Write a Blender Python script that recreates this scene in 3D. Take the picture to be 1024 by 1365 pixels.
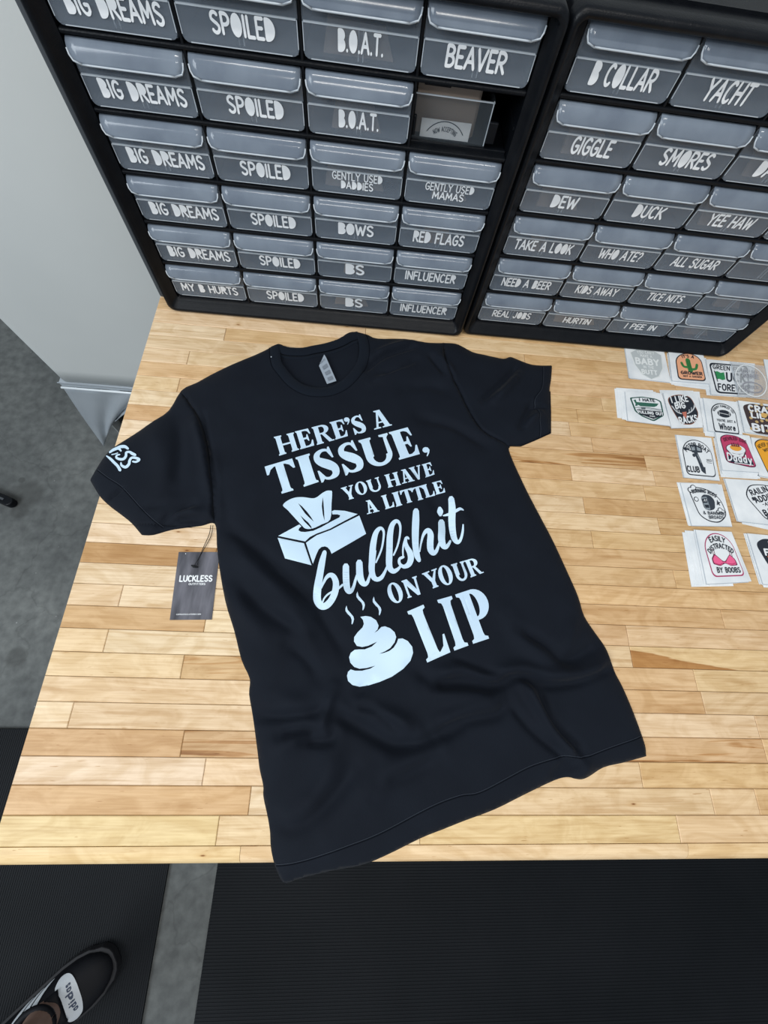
import bpy, bmesh, math, random
import numpy as np
from mathutils import Matrix, Vector
from mathutils.geometry import delaunay_2d_cdt
random.seed(7)
for o in list(bpy.data.objects): bpy.data.objects.remove(o)
C = bpy.context.scene.collection
sc = bpy.context.scene
# ------------------------------------------------------------------ camera
FPX, CX, CY = 542.854, 512.0, 682.5
CAM = np.array([0.352729, 0.152025, 0.553221])
YAW, PIT, ROL = -0.203959, 0.381316, 0.245796
R = (Matrix.Rotation(YAW, 3, 'Z') @ Matrix.Rotation(PIT, 3, 'X') @ Matrix.Rotation(ROL, 3, 'Z'))
RN = np.array(R)
cd = bpy.data.cameras.new('camera'); cam = bpy.data.objects.new('camera', cd); C.objects.link(cam)
cam.matrix_world = Matrix.Translation(Vector(CAM)) @ R.to_4x4()
cd.sensor_fit = 'VERTICAL'; cd.sensor_height = 36; cd.sensor_width = 27; cd.lens = FPX/1365*36; cd.clip_start = .01
sc.camera = cam
# ------------------------------------------------------------------ world, lamps, exposure
sc.view_settings.view_transform = 'Standard'; sc.view_settings.look = 'None'
sc.view_settings.gamma = 1; sc.view_settings.use_curve_mapping = False
sc.view_settings.exposure = 0.0
w = bpy.data.worlds.new('world'); sc.world = w; w.use_nodes = True
bg = w.node_tree.nodes['Background']; bg.inputs[0].default_value = (.80, .90, 1, 1); bg.inputs[1].default_value = 0.40
def area(name, loc, target, sx, sy, power, col):
    l = bpy.data.lights.new(name, 'AREA'); l.shape = 'RECTANGLE'; l.size = sx; l.size_y = sy; l.energy = power; l.color = col
    o = bpy.data.objects.new(name, l); C.objects.link(o); o.location = loc
    o.rotation_euler = (Vector(target)-Vector(loc)).to_track_quat('-Z', 'Y').to_euler()
    return o
area('daylight_door', (-1.9, -1.1, 1.9), (.3, .3, -.1), 1.8, 1.5, 69, (.88, .95, 1))
area('ceiling_lamp', (.40, .12, 1.95), (.4, .12, 0), 1.3, .09, 15, (1, .96, .90))
area('ceiling_lamp', (.45, -1.7, 1.9), (.4, .4, 0), 1.2, .12, 14, (1, .97, .92))

# ------------------------------------------------------------------ pixel -> plane helpers (construction only)
def ray(px):
    px = np.asarray(px, float).reshape(-1, 2)
    d = np.stack([(px[:, 0]-CX)/FPX, -(px[:, 1]-CY)/FPX, -np.ones(len(px))], 1)
    return d @ RN.T
def Pz(px, z=0.0):
    d = ray(px); t = (z-CAM[2])/d[:, 2]
    return CAM+d*t[:, None]
def Py(px, y):
    d = ray(px); t = (y-CAM[1])/d[:, 1]
    return CAM+d*t[:, None]
# ------------------------------------------------------------------ object helpers
def lk(name, data, parent=None, mat=None):
    o = bpy.data.objects.new(name, data); C.objects.link(o)
    if parent is not None: o.parent = parent
    if mat is not None:
        data.materials.clear(); data.materials.append(mat)
    return o
def mesh(name, v, f, mat, parent=None, smooth=False):
    me = bpy.data.meshes.new(name); me.from_pydata([tuple(map(float, p)) for p in v], [], [tuple(map(int, q)) for q in f]); me.update()
    if smooth:
        for p in me.polygons: p.use_smooth = True
    return lk(name, me, parent, mat)
def thing(name, label, cat, loc=(0, 0, 0), group=None):
    o = bpy.data.objects.new(name, None); C.objects.link(o); o.location = loc; o.empty_display_size = .02
    o['label'] = label; o['category'] = cat
    if group: o['group'] = group
    return o
def tag(o, label, cat, group=None):
    o['label'] = label; o['category'] = cat
    if group: o['group'] = group
    return o
class MB:
    def __init__(s): s.v = []; s.f = []
    def add(s, v, f):
        n = len(s.v); s.v += [tuple(p) for p in v]; s.f += [tuple(n+i for i in q) for q in f]
    def box(s, a, b):
        x0, y0, z0 = a; x1, y1, z1 = b
        s.add([(x0, y0, z0), (x1, y0, z0), (x1, y1, z0), (x0, y1, z0), (x0, y0, z1), (x1, y0, z1), (x1, y1, z1), (x0, y1, z1)],
              [(0, 3, 2, 1), (4, 5, 6, 7), (0, 1, 5, 4), (1, 2, 6, 5), (2, 3, 7, 6), (3, 0, 4, 7)])
    def prism(s, loop, z0, z1):
        n = len(loop)
        s.add([(x, y, z0) for x, y in loop]+[(x, y, z1) for x, y in loop],
              [tuple(range(n-1, -1, -1)), tuple(range(n, 2*n))]+[(i, (i+1) % n, n+(i+1) % n, n+i) for i in range(n)])
    def loft(s, loops, cap=True, closed=True):
        n = len(loops[0]); v = [p for l in loops for p in l]; f = []
        for k in range(len(loops)-1):
            for i in range(n if closed else n-1):
                j = (i+1) % n; f.append((k*n+i, k*n+j, (k+1)*n+j, (k+1)*n+i))
        if cap: f += [tuple(range(n-1, -1, -1)), tuple(range((len(loops)-1)*n, len(loops)*n))]
        s.add(v, f)
    def tube(s, pts, r, n=10):
        pts = [Vector(p) for p in pts]; rs = r if isinstance(r, (list, tuple)) else [r]*len(pts); loops = []
        for i, p in enumerate(pts):
            d = (pts[min(i+1, len(pts)-1)]-pts[max(i-1, 0)]).normalized()
            a = d.cross(Vector((0, 0, 1)));
            if a.length < .05: a = d.cross(Vector((1, 0, 0)))
            a.normalize(); b = d.cross(a)
            loops.append([p+(a*math.cos(2*math.pi*k/n)+b*math.sin(2*math.pi*k/n))*rs[i] for k in range(n)])
        s.loft(loops)
    def build(s, name, mat, parent=None, smooth=False):
        o = mesh(name, s.v, s.f, mat, parent, smooth)
        return o
def bevel(o, wd, seg=2, ang=40):
    m = o.modifiers.new('bevel', 'BEVEL'); m.width = wd; m.segments = seg; m.limit_method = 'ANGLE'; m.angle_limit = math.radians(ang); return o
def spline(pts, n=6, closed=False):
    pts = [np.array(p, float) for p in pts]; N = len(pts); out = []
    rng = range(N) if closed else range(N-1)
    for i in rng:
        p0 = pts[(i-1) % N] if (closed or i > 0) else pts[0]; p1 = pts[i]; p2 = pts[(i+1) % N]
        p3 = pts[(i+2) % N] if (closed or i+2 < N) else pts[-1]
        for k in range(n):
            t = k/n
            out.append(.5*((2*p1)+(-p0+p2)*t+(2*p0-5*p1+4*p2-p3)*t*t+(-p0+3*p1-3*p2+p3)*t**3))
    if not closed: out.append(pts[-1])
    return [tuple(p) for p in out]
# ------------------------------------------------------------------ materials
def mat(name, col, rough=.5, metal=0, alpha=1, spec=.5, sheen=0, coat=0):
    m = bpy.data.materials.new(name); m.use_nodes = True; b = m.node_tree.nodes['Principled BSDF']
    b.inputs['Base Color'].default_value = (*col, 1); b.inputs['Roughness'].default_value = rough
    b.inputs['Metallic'].default_value = metal; b.inputs['Alpha'].default_value = alpha
    b.inputs['Specular IOR Level'].default_value = spec; b.inputs['Sheen Weight'].default_value = sheen
    b.inputs['Coat Weight'].default_value = coat
    return m
def nn(m, t): return m.node_tree.nodes.new(t)
def noisy(m, scale, lo, hi, detail=5, vec=None, bump=0, bscale=None, coord='Position', dist=0):
    nt = m.node_tree; b = nt.nodes['Principled BSDF']
    g = nn(m, 'ShaderNodeNewGeometry'); mp = nn(m, 'ShaderNodeMapping'); nt.links.new(g.outputs[coord], mp.inputs[0])
    if vec: mp.inputs['Scale'].default_value = vec
    n = nn(m, 'ShaderNodeTexNoise'); n.inputs['Scale'].default_value = scale; n.inputs['Detail'].default_value = detail; n.inputs['Distortion'].default_value = dist
    nt.links.new(mp.outputs[0], n.inputs['Vector'])
    r = nn(m, 'ShaderNodeValToRGB'); r.color_ramp.elements[0].position = .3; r.color_ramp.elements[1].position = .7
    r.color_ramp.elements[0].color = (*lo, 1); r.color_ramp.elements[1].color = (*hi, 1)
    nt.links.new(n.outputs['Fac'], r.inputs[0]); nt.links.new(r.outputs[0], b.inputs['Base Color'])
    if bump:
        n2 = nn(m, 'ShaderNodeTexNoise'); n2.inputs['Scale'].default_value = bscale or scale*4; n2.inputs['Detail'].default_value = 3
        nt.links.new(mp.outputs[0], n2.inputs['Vector'])
        bp = nn(m, 'ShaderNodeBump'); bp.inputs['Strength'].default_value = bump; bp.inputs['Distance'].default_value = .002
        nt.links.new(n2.outputs['Fac'], bp.inputs['Height']); nt.links.new(bp.outputs[0], b.inputs['Normal'])
    return r
M_black = mat('black_plastic', (.008, .009, .012), .36, spec=.18); noisy(M_black, 60, (.003, .004, .006), (.006, .007, .009), bump=.15, bscale=600)
M_flange = mat('grey_plastic_flange', (.075, .088, .10), .6); noisy(M_flange, 8, (.045, .053, .062), (.06, .068, .078))
M_clear = mat('clear_drawer_plastic', (.24, .285, .345), .2, alpha=.33)
M_clear2 = mat('clear_drawer_side', (.25, .30, .36), .3, alpha=.25)
M_clear3 = mat('clear_shaded_drawer', (.10, .12, .14), .25, alpha=.22)  # darker copy of the drawer plastic, the open bay's shade put into its colour
M_lip = mat('clear_drawer_lip', (.30, .345, .41), .13, alpha=.74); noisy(M_lip, 25, (.165, .20, .255), (.24, .285, .345))
M_edge = mat('clear_plastic_edge', (.58, .64, .70), .2, alpha=.8)
M_vinyl = mat('white_vinyl', (.80, .83, .86), .5)
M_clearbag = mat('clear_bag_film', (.70, .73, .76), .15, alpha=.28)
M_print = mat('white_ink', (.52, .72, .84), .55); noisy(M_print, 14, (.50, .66, .82), (.58, .75, .88), detail=2)
M_shirt = mat('black_cotton', (.0075, .0115, .020), .8, spec=.18, sheen=.03); noisy(M_shirt, 20, (.0030, .0052, .0105), (.0042, .0070, .0132), bump=.35, bscale=1500)
M_shirt.node_tree.nodes['Principled BSDF'].inputs['Sheen Roughness'].default_value = .4
M_stitch = mat('dark_stitching', (.016, .023, .036), .8)
M_rib = mat('black_rib_knit', (.0045, .0075, .0135), .9, spec=.15, sheen=.03)
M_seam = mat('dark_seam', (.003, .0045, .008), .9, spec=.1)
M_care = mat('grey_satin_label', (.30, .35, .41), .45)
M_care2 = mat('grey_label_print', (.17, .20, .24), .6)
M_sleeve = mat('frosted_bag', (.64, .68, .71), .25, alpha=.72)
M_paper = mat('white_backing_paper', (.70, .74, .77), .35); noisy(M_paper, 28, (.70, .74, .77), (.90, .92, .93))
M_floor = mat('concrete', (.1, .11, .11), .75)
M_cover = mat('grey_cover_fabric', (.36, .38, .37), .55); noisy(M_cover, 3, (.55, .575, .57), (.59, .615, .61), bump=.05, bscale=200)
M_flap = mat('silver_cover_flap', (.27, .31, .345), .33, metal=.25); noisy(M_flap, 6, (.40, .445, .49), (.48, .525, .565))
M_seambright = mat('silver_piping', (.75, .80, .83), .25)
M_mat = mat('black_rubber', (.010, .012, .015), .6, spec=.16); noisy(M_mat, 4, (.0045, .006, .008), (.008, .0095, .012), vec=(1, 1, 1), detail=8)
M_steel = mat('dark_steel', (.02, .02, .022), .4, metal=.6)
M_skin = mat('skin', (.20, .105, .075), .55); noisy(M_skin, 40, (.30, .18, .135), (.38, .235, .18), bump=.1)
M_shoe = mat('black_shoe_leather', (.005, .0055, .008), .6, spec=.2)
M_sole = mat('black_shoe_sole', (.010, .010, .013), .7)
M_white = mat('white_rubber_print', (.62, .66, .70), .5)
M_tagprint = mat('dark_grey_card', (.06, .06, .07), .5); noisy(M_tagprint, 5, (.022, .024, .034), (.15, .15, .18), vec=(14, 3, 1), detail=8)
M_kraft = mat('kraft_card', (.40, .29, .19), .8); noisy(M_kraft, 40, (.36, .26, .17), (.43, .31, .21))
M_beige = mat('beige_backing_card', (.27, .22, .185), .7)
M_wall = mat('painted_wall', (.5, .52, .52), .8); noisy(M_wall, 10, (.48, .50, .50), (.52, .54, .54))
INK = {}
def ink(c, rough=.5):
    k = tuple(c)
    if k not in INK: INK[k] = mat('printed_ink', c, rough)
    return INK[k]
# concrete: mottling, cracks, specks, oil stains with their own shapes
def concrete():
    m = M_floor; nt = m.node_tree; b = nt.nodes['Principled BSDF']; L = nt.links.new
    g = nn(m, 'ShaderNodeNewGeometry')
    n1 = nn(m, 'ShaderNodeTexNoise'); n1.inputs['Scale'].default_value = 2.2; n1.inputs['Detail'].default_value = 9; n1.inputs['Roughness'].default_value = .62; L(g.outputs['Position'], n1.inputs['Vector'])
    r1 = nn(m, 'ShaderNodeValToRGB'); e = r1.color_ramp.elements; e[0].position = .3; e[1].position = .72; e[0].color = (.062, .068, .070, 1); e[1].color = (.165, .174, .170, 1); L(n1.outputs['Fac'], r1.inputs[0])
    n2 = nn(m, 'ShaderNodeTexNoise'); n2.inputs['Scale'].default_value = 34; n2.inputs['Detail'].default_value = 6; L(g.outputs['Position'], n2.inputs['Vector'])
    r2 = nn(m, 'ShaderNodeValToRGB'); e = r2.color_ramp.elements; e[0].position = .3; e[1].position = .7; e[0].color = (.72, .72, .72, 1); e[1].color = (1.22, 1.22, 1.2, 1); L(n2.outputs['Fac'], r2.inputs[0])
    mx = nn(m, 'ShaderNodeMixRGB'); mx.blend_type = 'MULTIPLY'; mx.inputs[0].default_value = 1; L(r1.outputs[0], mx.inputs[1]); L(r2.outputs[0], mx.inputs[2])
    cur = mx.outputs[0]
    # cracks
    wn = nn(m, 'ShaderNodeTexNoise'); wn.inputs['Scale'].default_value = 5; wn.inputs['Detail'].default_value = 5; L(g.outputs['Position'], wn.inputs['Vector'])
    vm = nn(m, 'ShaderNodeVectorMath'); vm.operation = 'MULTIPLY_ADD'; L(wn.outputs['Color'], vm.inputs[0]); vm.inputs[1].default_value = (.35, .35, .35); L(g.outputs['Position'], vm.inputs[2])
    vo = nn(m, 'ShaderNodeTexVoronoi'); vo.feature = 'DISTANCE_TO_EDGE'; vo.inputs['Scale'].default_value = 1.3; L(vm.outputs[0], vo.inputs['Vector'])
    rc = nn(m, 'ShaderNodeValToRGB'); e = rc.color_ramp.elements; e[0].position = 0; e[1].position = .006; e[0].color = (.80, .80, .80, 1); e[1].color = (1, 1, 1, 1); L(vo.outputs['Distance'], rc.inputs[0])
    m2 = nn(m, 'ShaderNodeMixRGB'); m2.blend_type = 'MULTIPLY'; m2.inputs[0].default_value = 1; L(cur, m2.inputs[1]); L(rc.outputs[0], m2.inputs[2]); cur = m2.outputs[0]
    # pale specks
    vs = nn(m, 'ShaderNodeTexVoronoi'); vs.inputs['Scale'].default_value = 15; L(g.outputs['Position'], vs.inputs['Vector'])
    rs = nn(m, 'ShaderNodeValToRGB'); e = rs.color_ramp.elements; e[0].position = .012; e[1].position = .04; e[0].color = (1, 1, 1, 1); e[1].color = (0, 0, 0, 1); L(vs.outputs['Distance'], rs.inputs[0])
    m3 = nn(m, 'ShaderNodeMixRGB'); L(rs.outputs[0], m3.inputs[0]); L(cur, m3.inputs[1]); m3.inputs[2].default_value = (.34, .35, .35, 1); cur = m3.outputs[0]
    for px, rad in (((35, 659), .055), ((26, 681), .032), ((22, 876), .03), ((12, 667), .025), ((29, 640), .012)):
        c = Pz([px], -.88)[0]
        sb = nn(m, 'ShaderNodeVectorMath'); sb.operation = 'DISTANCE'; L(g.outputs['Position'], sb.inputs[0]); sb.inputs[1].default_value = tuple(c)
        ad = nn(m, 'ShaderNodeMath'); ad.operation = 'MULTIPLY_ADD'; L(wn.outputs['Fac'], ad.inputs[0]); ad.inputs[1].default_value = rad*.9; L(sb.outputs['Value'], ad.inputs[2])
        rr = nn(m, 'ShaderNodeMapRange'); rr.interpolation_type = 'SMOOTHSTEP'; L(ad.outputs[0], rr.inputs['Value']); rr.inputs['From Min'].default_value = rad*1.1; rr.inputs['From Max'].default_value = rad*1.6
        rr.inputs['To Min'].default_value = .55; rr.inputs['To Max'].default_value = 0
        mm = nn(m, 'ShaderNodeMixRGB'); L(rr.outputs[0], mm.inputs[0]); L(cur, mm.inputs[1]); mm.inputs[2].default_value = (.045, .047, .045, 1); cur = mm.outputs[0]
    L(cur, b.inputs['Base Color'])
    bp = nn(m, 'ShaderNodeBump'); bp.inputs['Strength'].default_value = .2; bp.inputs['Distance'].default_value = .003; L(n2.outputs['Fac'], bp.inputs['Height']); L(bp.outputs[0], b.inputs['Normal'])
concrete()
# maple staves: colour from each stave's object colour; grain, figure, pores, knots
def wood(name, streak):
    m = bpy.data.materials.new(name); m.use_nodes = True; nt = m.node_tree; b = nt.nodes['Principled BSDF']; L = nt.links.new
    b.inputs['Roughness'].default_value = .42; b.inputs['Specular IOR Level'].default_value = .35
    g = nn(m, 'ShaderNodeNewGeometry'); oi = nn(m, 'ShaderNodeObjectInfo')
    cm = nn(m, 'ShaderNodeCombineXYZ'); mu = nn(m, 'ShaderNodeMath'); mu.operation = 'MULTIPLY'; L(oi.outputs['Random'], mu.inputs[0]); mu.inputs[1].default_value = 50
    L(mu.outputs[0], cm.inputs[0]); L(mu.outputs[0], cm.inputs[2])
    ad = nn(m, 'ShaderNodeVectorMath'); L(g.outputs['Position'], ad.inputs[0]); L(cm.outputs[0], ad.inputs[1])
    def noise(vec, scale, detail, dist=0, rough=.5):
        mp = nn(m, 'ShaderNodeMapping'); mp.inputs['Scale'].default_value = vec; L(ad.outputs[0], mp.inputs[0])
        n = nn(m, 'ShaderNodeTexNoise'); n.inputs['Scale'].default_value = scale; n.inputs['Detail'].default_value = detail; n.inputs['Distortion'].default_value = dist; n.inputs['Roughness'].default_value = rough
        L(mp.outputs[0], n.inputs['Vector']); return n.outputs['Fac']
    def ramp(fac, stops):
        r = nn(m, 'ShaderNodeValToRGB'); e = r.color_ramp.elements
        while len(e) < len(stops): e.new(.5)
        for el, (p, c) in zip(e, stops): el.position = p; el.color = (*c, 1)
        L(fac, r.inputs[0]); return r.outputs[0]
    def mul(a, bb, f=1.0):
        x = nn(m, 'ShaderNodeMixRGB'); x.blend_type = 'MULTIPLY'; x.inputs[0].default_value = f; L(a, x.inputs[1]); L(bb, x.inputs[2]); return x.outputs[0]
    c = oi.outputs['Color']
    c = mul(c, ramp(noise((2.2, 38, 1), 3, 5, 1.2), [(.28, (.80, .71, .60)), (.44, (.97, .95, .93)), (.68, (1.05, 1.05, 1.05))]))
    c = mul(c, ramp(noise((7, 160, 1), 3, 3, .3), [(.35, (.92, .885, .84)), (.6, (1.03, 1.03, 1.03))]))
    c = mul(c, ramp(noise((9, 16, 1), 1.6, 3, 2.5), [(.36, (.88, .82, .73)), (.58, (1.04, 1.04, 1.05))]), .8)
    # pores / short dark flecks
    c = mul(c, ramp(noise((14, 150, 1), 4, 2, 0), [(.245, (.62, .47, .32)), (.29, (1, 1, 1))]), .8)
    # a few knots
    mp = nn(m, 'ShaderNodeMapping'); mp.inputs['Scale'].default_value = (.55, 1.6, 1); L(ad.outputs[0], mp.inputs[0])
    vo = nn(m, 'ShaderNodeTexVoronoi'); vo.inputs['Scale'].default_value = 4.5; vo.voronoi_dimensions = '2D'; L(mp.outputs[0], vo.inputs['Vector'])
    c = mul(c, ramp(vo.outputs['Distance'], [(0, (.22, .11, .05)), (.004, (.45, .29, .17)), (.009, (.93, .88, .8)), (.03, (1, 1, 1))]))
    if streak is True:
        c = mul(c, ramp(noise((1.5, 30, 1), 2.4, 3, 1.5), [(.36, (.52, .37, .24)), (.44, (.78, .64, .48)), (.50, (1, 1, 1))]))
    if streak == 2:      # one stave with a wedge of dark heartwood at its left end
        wx = float(Pz([(842, 880)], 0)[0][0]); sx = nn(m, 'ShaderNodeSeparateXYZ'); L(g.outputs['Position'], sx.inputs[0])
        a1 = nn(m, 'ShaderNodeMath'); a1.operation = 'MULTIPLY_ADD'; L(sx.outputs[0], a1.inputs[0]); a1.inputs[1].default_value = 1/.185; a1.inputs[2].default_value = -wx/.185-6.0
        a2 = nn(m, 'ShaderNodeMath'); a2.operation = 'MULTIPLY_ADD'; L(sx.outputs[1], a2.inputs[0]); a2.inputs[1].default_value = 1/.02755; L(a1.outputs[0], a2.inputs[2])
        a3 = nn(m, 'ShaderNodeMath'); a3.operation = 'MULTIPLY_ADD'; L(noise((3, 60, 1), 3, 4), a3.inputs[0]); a3.inputs[1].default_value = .3; L(a2.outputs[0], a3.inputs[2])
        c = mul(c, ramp(a3.outputs[0], [(.55, (.66, .47, .30)), (.93, (.56, .37, .22)), (.97, (1, 1, 1))]))
    L(c, b.inputs['Base Color'])
    bp = nn(m, 'ShaderNodeBump'); bp.inputs['Strength'].default_value = .06; bp.inputs['Distance'].default_value = .001; L(noise((9, 160, 1), 4, 3), bp.inputs['Height']); L(bp.outputs[0], b.inputs['Normal'])
    return m
M_wood = wood('maple', False); M_wood2 = wood('maple_heartwood', True); M_wood3 = wood('maple_wedge', 2)
M_glue = mat('dark_glue_line', (.10, .06, .03), .8)

# ================================================================== SETTING
FZ = -.88
fm = MB(); fm.box((-4.5, -4, FZ-.1), (4.5, 2.1, FZ)); fl = fm.build('floor', M_floor); fl['kind'] = 'structure'
wm = MB(); wm.box((-4.5, 2.0, FZ), (4.5, 2.1, 1.7)); wl = wm.build('wall_back', M_wall); wl['kind'] = 'structure'

# ================================================================== WORKBENCH
PITCH = .02755
bench = thing('workbench', 'long butcher block workbench with maple staves and black steel frame', 'workbench', (.95, .45, FZ))
inv_b = Matrix.Translation((-.95, -.45, -FZ))
def kid(o, root):
    o.parent = root; o.matrix_parent_inverse = Matrix.Translation(-root.location)
    return o
COL = {'p': (.85, .68, .47), 'l': (.80, .61, .385), 'm': (.73, .51, .29), 't': (.66, .435, .225), 'd': (.55, .335, .155), 'y': (.82, .63, .355), 's': (.66, .45, .25), 'w': (.80, .60, .36)}
# row: list of (pixel x of the joint that ends the stave, tone); last tone runs on
ROWS = {
 -2: [(320, 'y'), (918, 'l'), (None, 'y')],
 -1: [(290, 'y'), (560, 'l'), (905, 'y'), (None, 'l')],
 0: [(333, 't'), (470, 'p'), (950, 'l'), (1010, 'l'), (None, 't')],
 1: [(272, 'p'), (520, 'l'), (855, 'l'), (None, 'm')],
 2: [(243, 't'), (430, 's'), (640, 'l'), (1020, 's'), (None, 'm')],
 3: [(94, 'p'), (420, 'l'), (640, 'm'), (1010, 'p'), (None, 'l')],
 4: [(360, 'l'), (560, 'm'), (938, 't'), (None, 'l')],
 5: [(243, 'l'), (520, 's'), (None, 'm')],
 6: [(141, 'l'), (420, 'p'), (842, 'l'), (1100, 'w'), (None, 'm')],
 7: [(274, 't'), (480, 'p'), (837, 'm'), (None, 'l')],
 8: [(161, 'l'), (455, 'p'), (964, 't'), (None, 'm')],
 9: [(400, 'p'), (700, 'm'), (None, 'm')],
 10: [(287, 'd'), (560, 't'), (900, 'm'), (None, 't')],
 11: [(360, 'p'), (620, 'm'), (None, 't')],
 12: [(420, 'p'), (790, 'm'), (None, 'm')],
 13: [(300, 'l'), (879, 'l'), (None, 't')],
 14: [(420, 'm'), (779, 'l'), (1000, 'd'), (None, 'm')],
 15: [(330, 'p'), (860, 'm'), (None, 'm')],
 16: [(300, 'l'), (762, 't'), (873, 'p'), (None, 'm')],
 17: [(260, 'p'), (861, 's'), (None, 'm')],
 18: [(340, 't'), (790, 'm'), (None, 't')],
 19: [(380, 'p'), (760, 'l'), (None, 'm')],
 20: [(238, 'l'), (500, 'm'), (770, 'm'), (None, 't')],
 21: [(330, 'm'), (423, 'p'), (803, 'm'), (None, 'l')],
 22: [(251, 'l'), (640, 'l'), (None, 'm')],
 23: [(450, 'l'), (900, 'm'), (None, 'm')],
 24: [(300, 'p'), (700, 'm'), (None, 't')],
}
XEND = 1.75
GAP = .00022
def stave_mesh(x0, x1, y0, y1, z0=-.040, c=.0007):
    g = GAP; a, b_, e, f = x0+g, x1-g, y0+g, y1-g
    v = [(a, e, z0), (b_, e, z0), (b_, f, z0), (a, f, z0), (a, e, -c), (b_, e, -c), (b_, f, -c), (a, f, -c),
         (a+c, e+c, 0), (b_-c, e+c, 0), (b_-c, f-c, 0), (a+c, f-c, 0)]
    fc = [(0, 3, 2, 1), (0, 1, 5, 4), (1, 2, 6, 5), (2, 3, 7, 6), (3, 0, 4, 7), (4, 5, 9, 8), (5, 6, 10, 9), (6, 7, 11, 10), (7, 4, 8, 11), (8, 9, 10, 11)]
    return v, fc
YF = -.0470
def nose_mesh(x0, x1, y1):
    r = .0165; prof = [(y1-GAP, -.040), (y1-GAP, -.0003), (y1-.0004, 0)]
    y0 = YF
    for k in range(0, 9):
        a = math.pi/2*k/8; prof.append((y0+r-r*math.sin(a), -r+r*math.cos(a)))
    for k in range(0, 5):
        a = math.pi/2*k/4; prof.append((y0+.012-.012*math.cos(a), -.028-.012*math.sin(a)))
    n = len(prof); v = [(x0+GAP, y, z) for y, z in prof]+[(x1-GAP, y, z) for y, z in prof]
    fc = [tuple(range(n)), tuple(range(2*n-1, n-1, -1))]+[(i, n+i, n+(i+1) % n, (i+1) % n) for i in range(n)]
    return v, fc
rnd = random.Random(3)
for k in range(-2, 34):
    y0 = k*PITCH; y1 = y0+PITCH
    if k >= -1: y1c = y1
    js = ROWS.get(k, [(None, rnd.choice('lmpt'))])
    x = 0.0; yc = (y0+y1)/2 if k > -2 else -.033; segs = []
    for jx, tone in js:
        if jx is None:
            while True:
                xn = x+rnd.uniform(.35, .62)
                if xn > XEND-.1: xn = XEND
                segs.append((x, xn, tone)); x = xn; tone = rnd.choice('mltm')
                if x >= XEND: break
            break
        # joint position on the row's centre line
        pr = Pz([(jx, 0), (jx, 1365)], 0); t = (yc-pr[0][1])/(pr[1][1]-pr[0][1]); xn = float(pr[0][0]+t*(pr[1][0]-pr[0][0]))
        xn = max(xn, x+.03); segs.append((x, xn, tone)); x = xn
    for a, b_, tone in segs:
        if b_-a < .005: continue
        v, f = nose_mesh(a, b_, -PITCH) if k == -2 else stave_mesh(a, b_, y0, y1)
        o = mesh('stave', v, f, M_wood2 if tone == 's' else M_wood3 if tone == 'w' else M_wood); kid(o, bench)
        j = rnd.uniform(.96, 1.04); c = COL[tone]; xm = (a+b_)/2
        kx = .45*min(1, max(0, (xm-.35)/.4)); c = [p*(1-kx)+q*kx for p, q in zip(c, (.80, .545, .285))]
        j *= .92; o.color = (min(1, c[0]*j), min(1, c[1]*j*rnd.uniform(.985, 1.015)), min(1, c[2]*j*rnd.uniform(.96, 1.04)), 1)
YB = 34*PITCH
g = MB(); g.box((.003, YF+.02, -.0385), (XEND-.003, YB-.003, -.0012)); kid(g.build('glue_layer', M_glue), bench)
fr = MB(); fr.box((.06, .02, -.10), (XEND-.06, .05, -.0405)); fr.box((.06, YB-.06, -.10), (XEND-.06, YB-.03, -.0405)); fr.box((.06, .05, -.10), (.09, YB-.06, -.0405)); fr.box((XEND-.09, .05, -.10), (XEND-.06, YB-.06, -.0405))
kid(fr.build('apron_frame', M_steel), bench)
for lx in (.06, XEND-.11):
    for ly in (.02, YB-.08):
        lg = MB(); lg.box((lx, ly, FZ), (lx+.05, ly+.05, -.10)); kid(lg.build('leg', M_steel), bench)

# ================================================================== MATS
def rib_mat(name, label, x0, x1, y0, y1, along, pitch, skew=0):
    # ribs run along 'x' or 'y'
    prof = []; span = (y1-y0) if along == 'x' else (x1-x0); n = int(span/pitch); u = 0
    h0, h1 = .0098, .0108
    for i in range(n):
        b0 = i*pitch; prof += [(b0, h0), (b0+.25*pitch, h0), (b0+.42*pitch, h1), (b0+.83*pitch, h1), (b0+pitch*.99, h0)]
    prof.append((span, h0)); a = []
    for u, h in prof:
        a.append(h)
    v = []; f = []; N = len(prof)
    for e in (0, 1):
        for u, h in prof:
            if along == 'x': v.append(((x0, x1)[e]+skew*u, y0+u, FZ+h))
            else: v.append((x0+u, (y0, y1)[e], FZ+h))
    f += [(i, i+1, N+i+1, N+i) for i in range(N-1)]
    if along == 'x': f = [q[::-1] for q in f]
    o = mesh(name, v, f, M_mat)
    bm = bmesh.new(); bm.from_mesh(o.data)
    edges = [e for e in bm.edges if e.is_boundary]; r = bmesh.ops.extrude_edge_only(bm, edges=edges)
    for q in r['geom']:
        if isinstance(q, bmesh.types.BMVert): q.co.z = FZ+.0005
    bmesh.ops.recalc_face_normals(bm, faces=bm.faces); bm.to_mesh(o.data); bm.free()
    tag(o, label, 'floor mat')
    return o
rib_mat('rubber_mat', 'black ribbed rubber floor mat at the left, under the shoe', -1.25, -.093, -1.30, -.03, 'y', .0056)
rib_mat('rubber_mat', 'wide black ribbed rubber floor mat in front of the workbench, lower right', .033, 1.90, -.715, -.10, 'x', .0068, skew=.012)

# ================================================================== GREY COVERED RACK (left, behind the bench)
rack = thing('covered_rack', 'tall storage rack under a pale grey cover beyond the left end of the workbench', 'rack', (-.3, 1.1, FZ))
YR = .905
def rc(o): return kid(o, rack)
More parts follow.
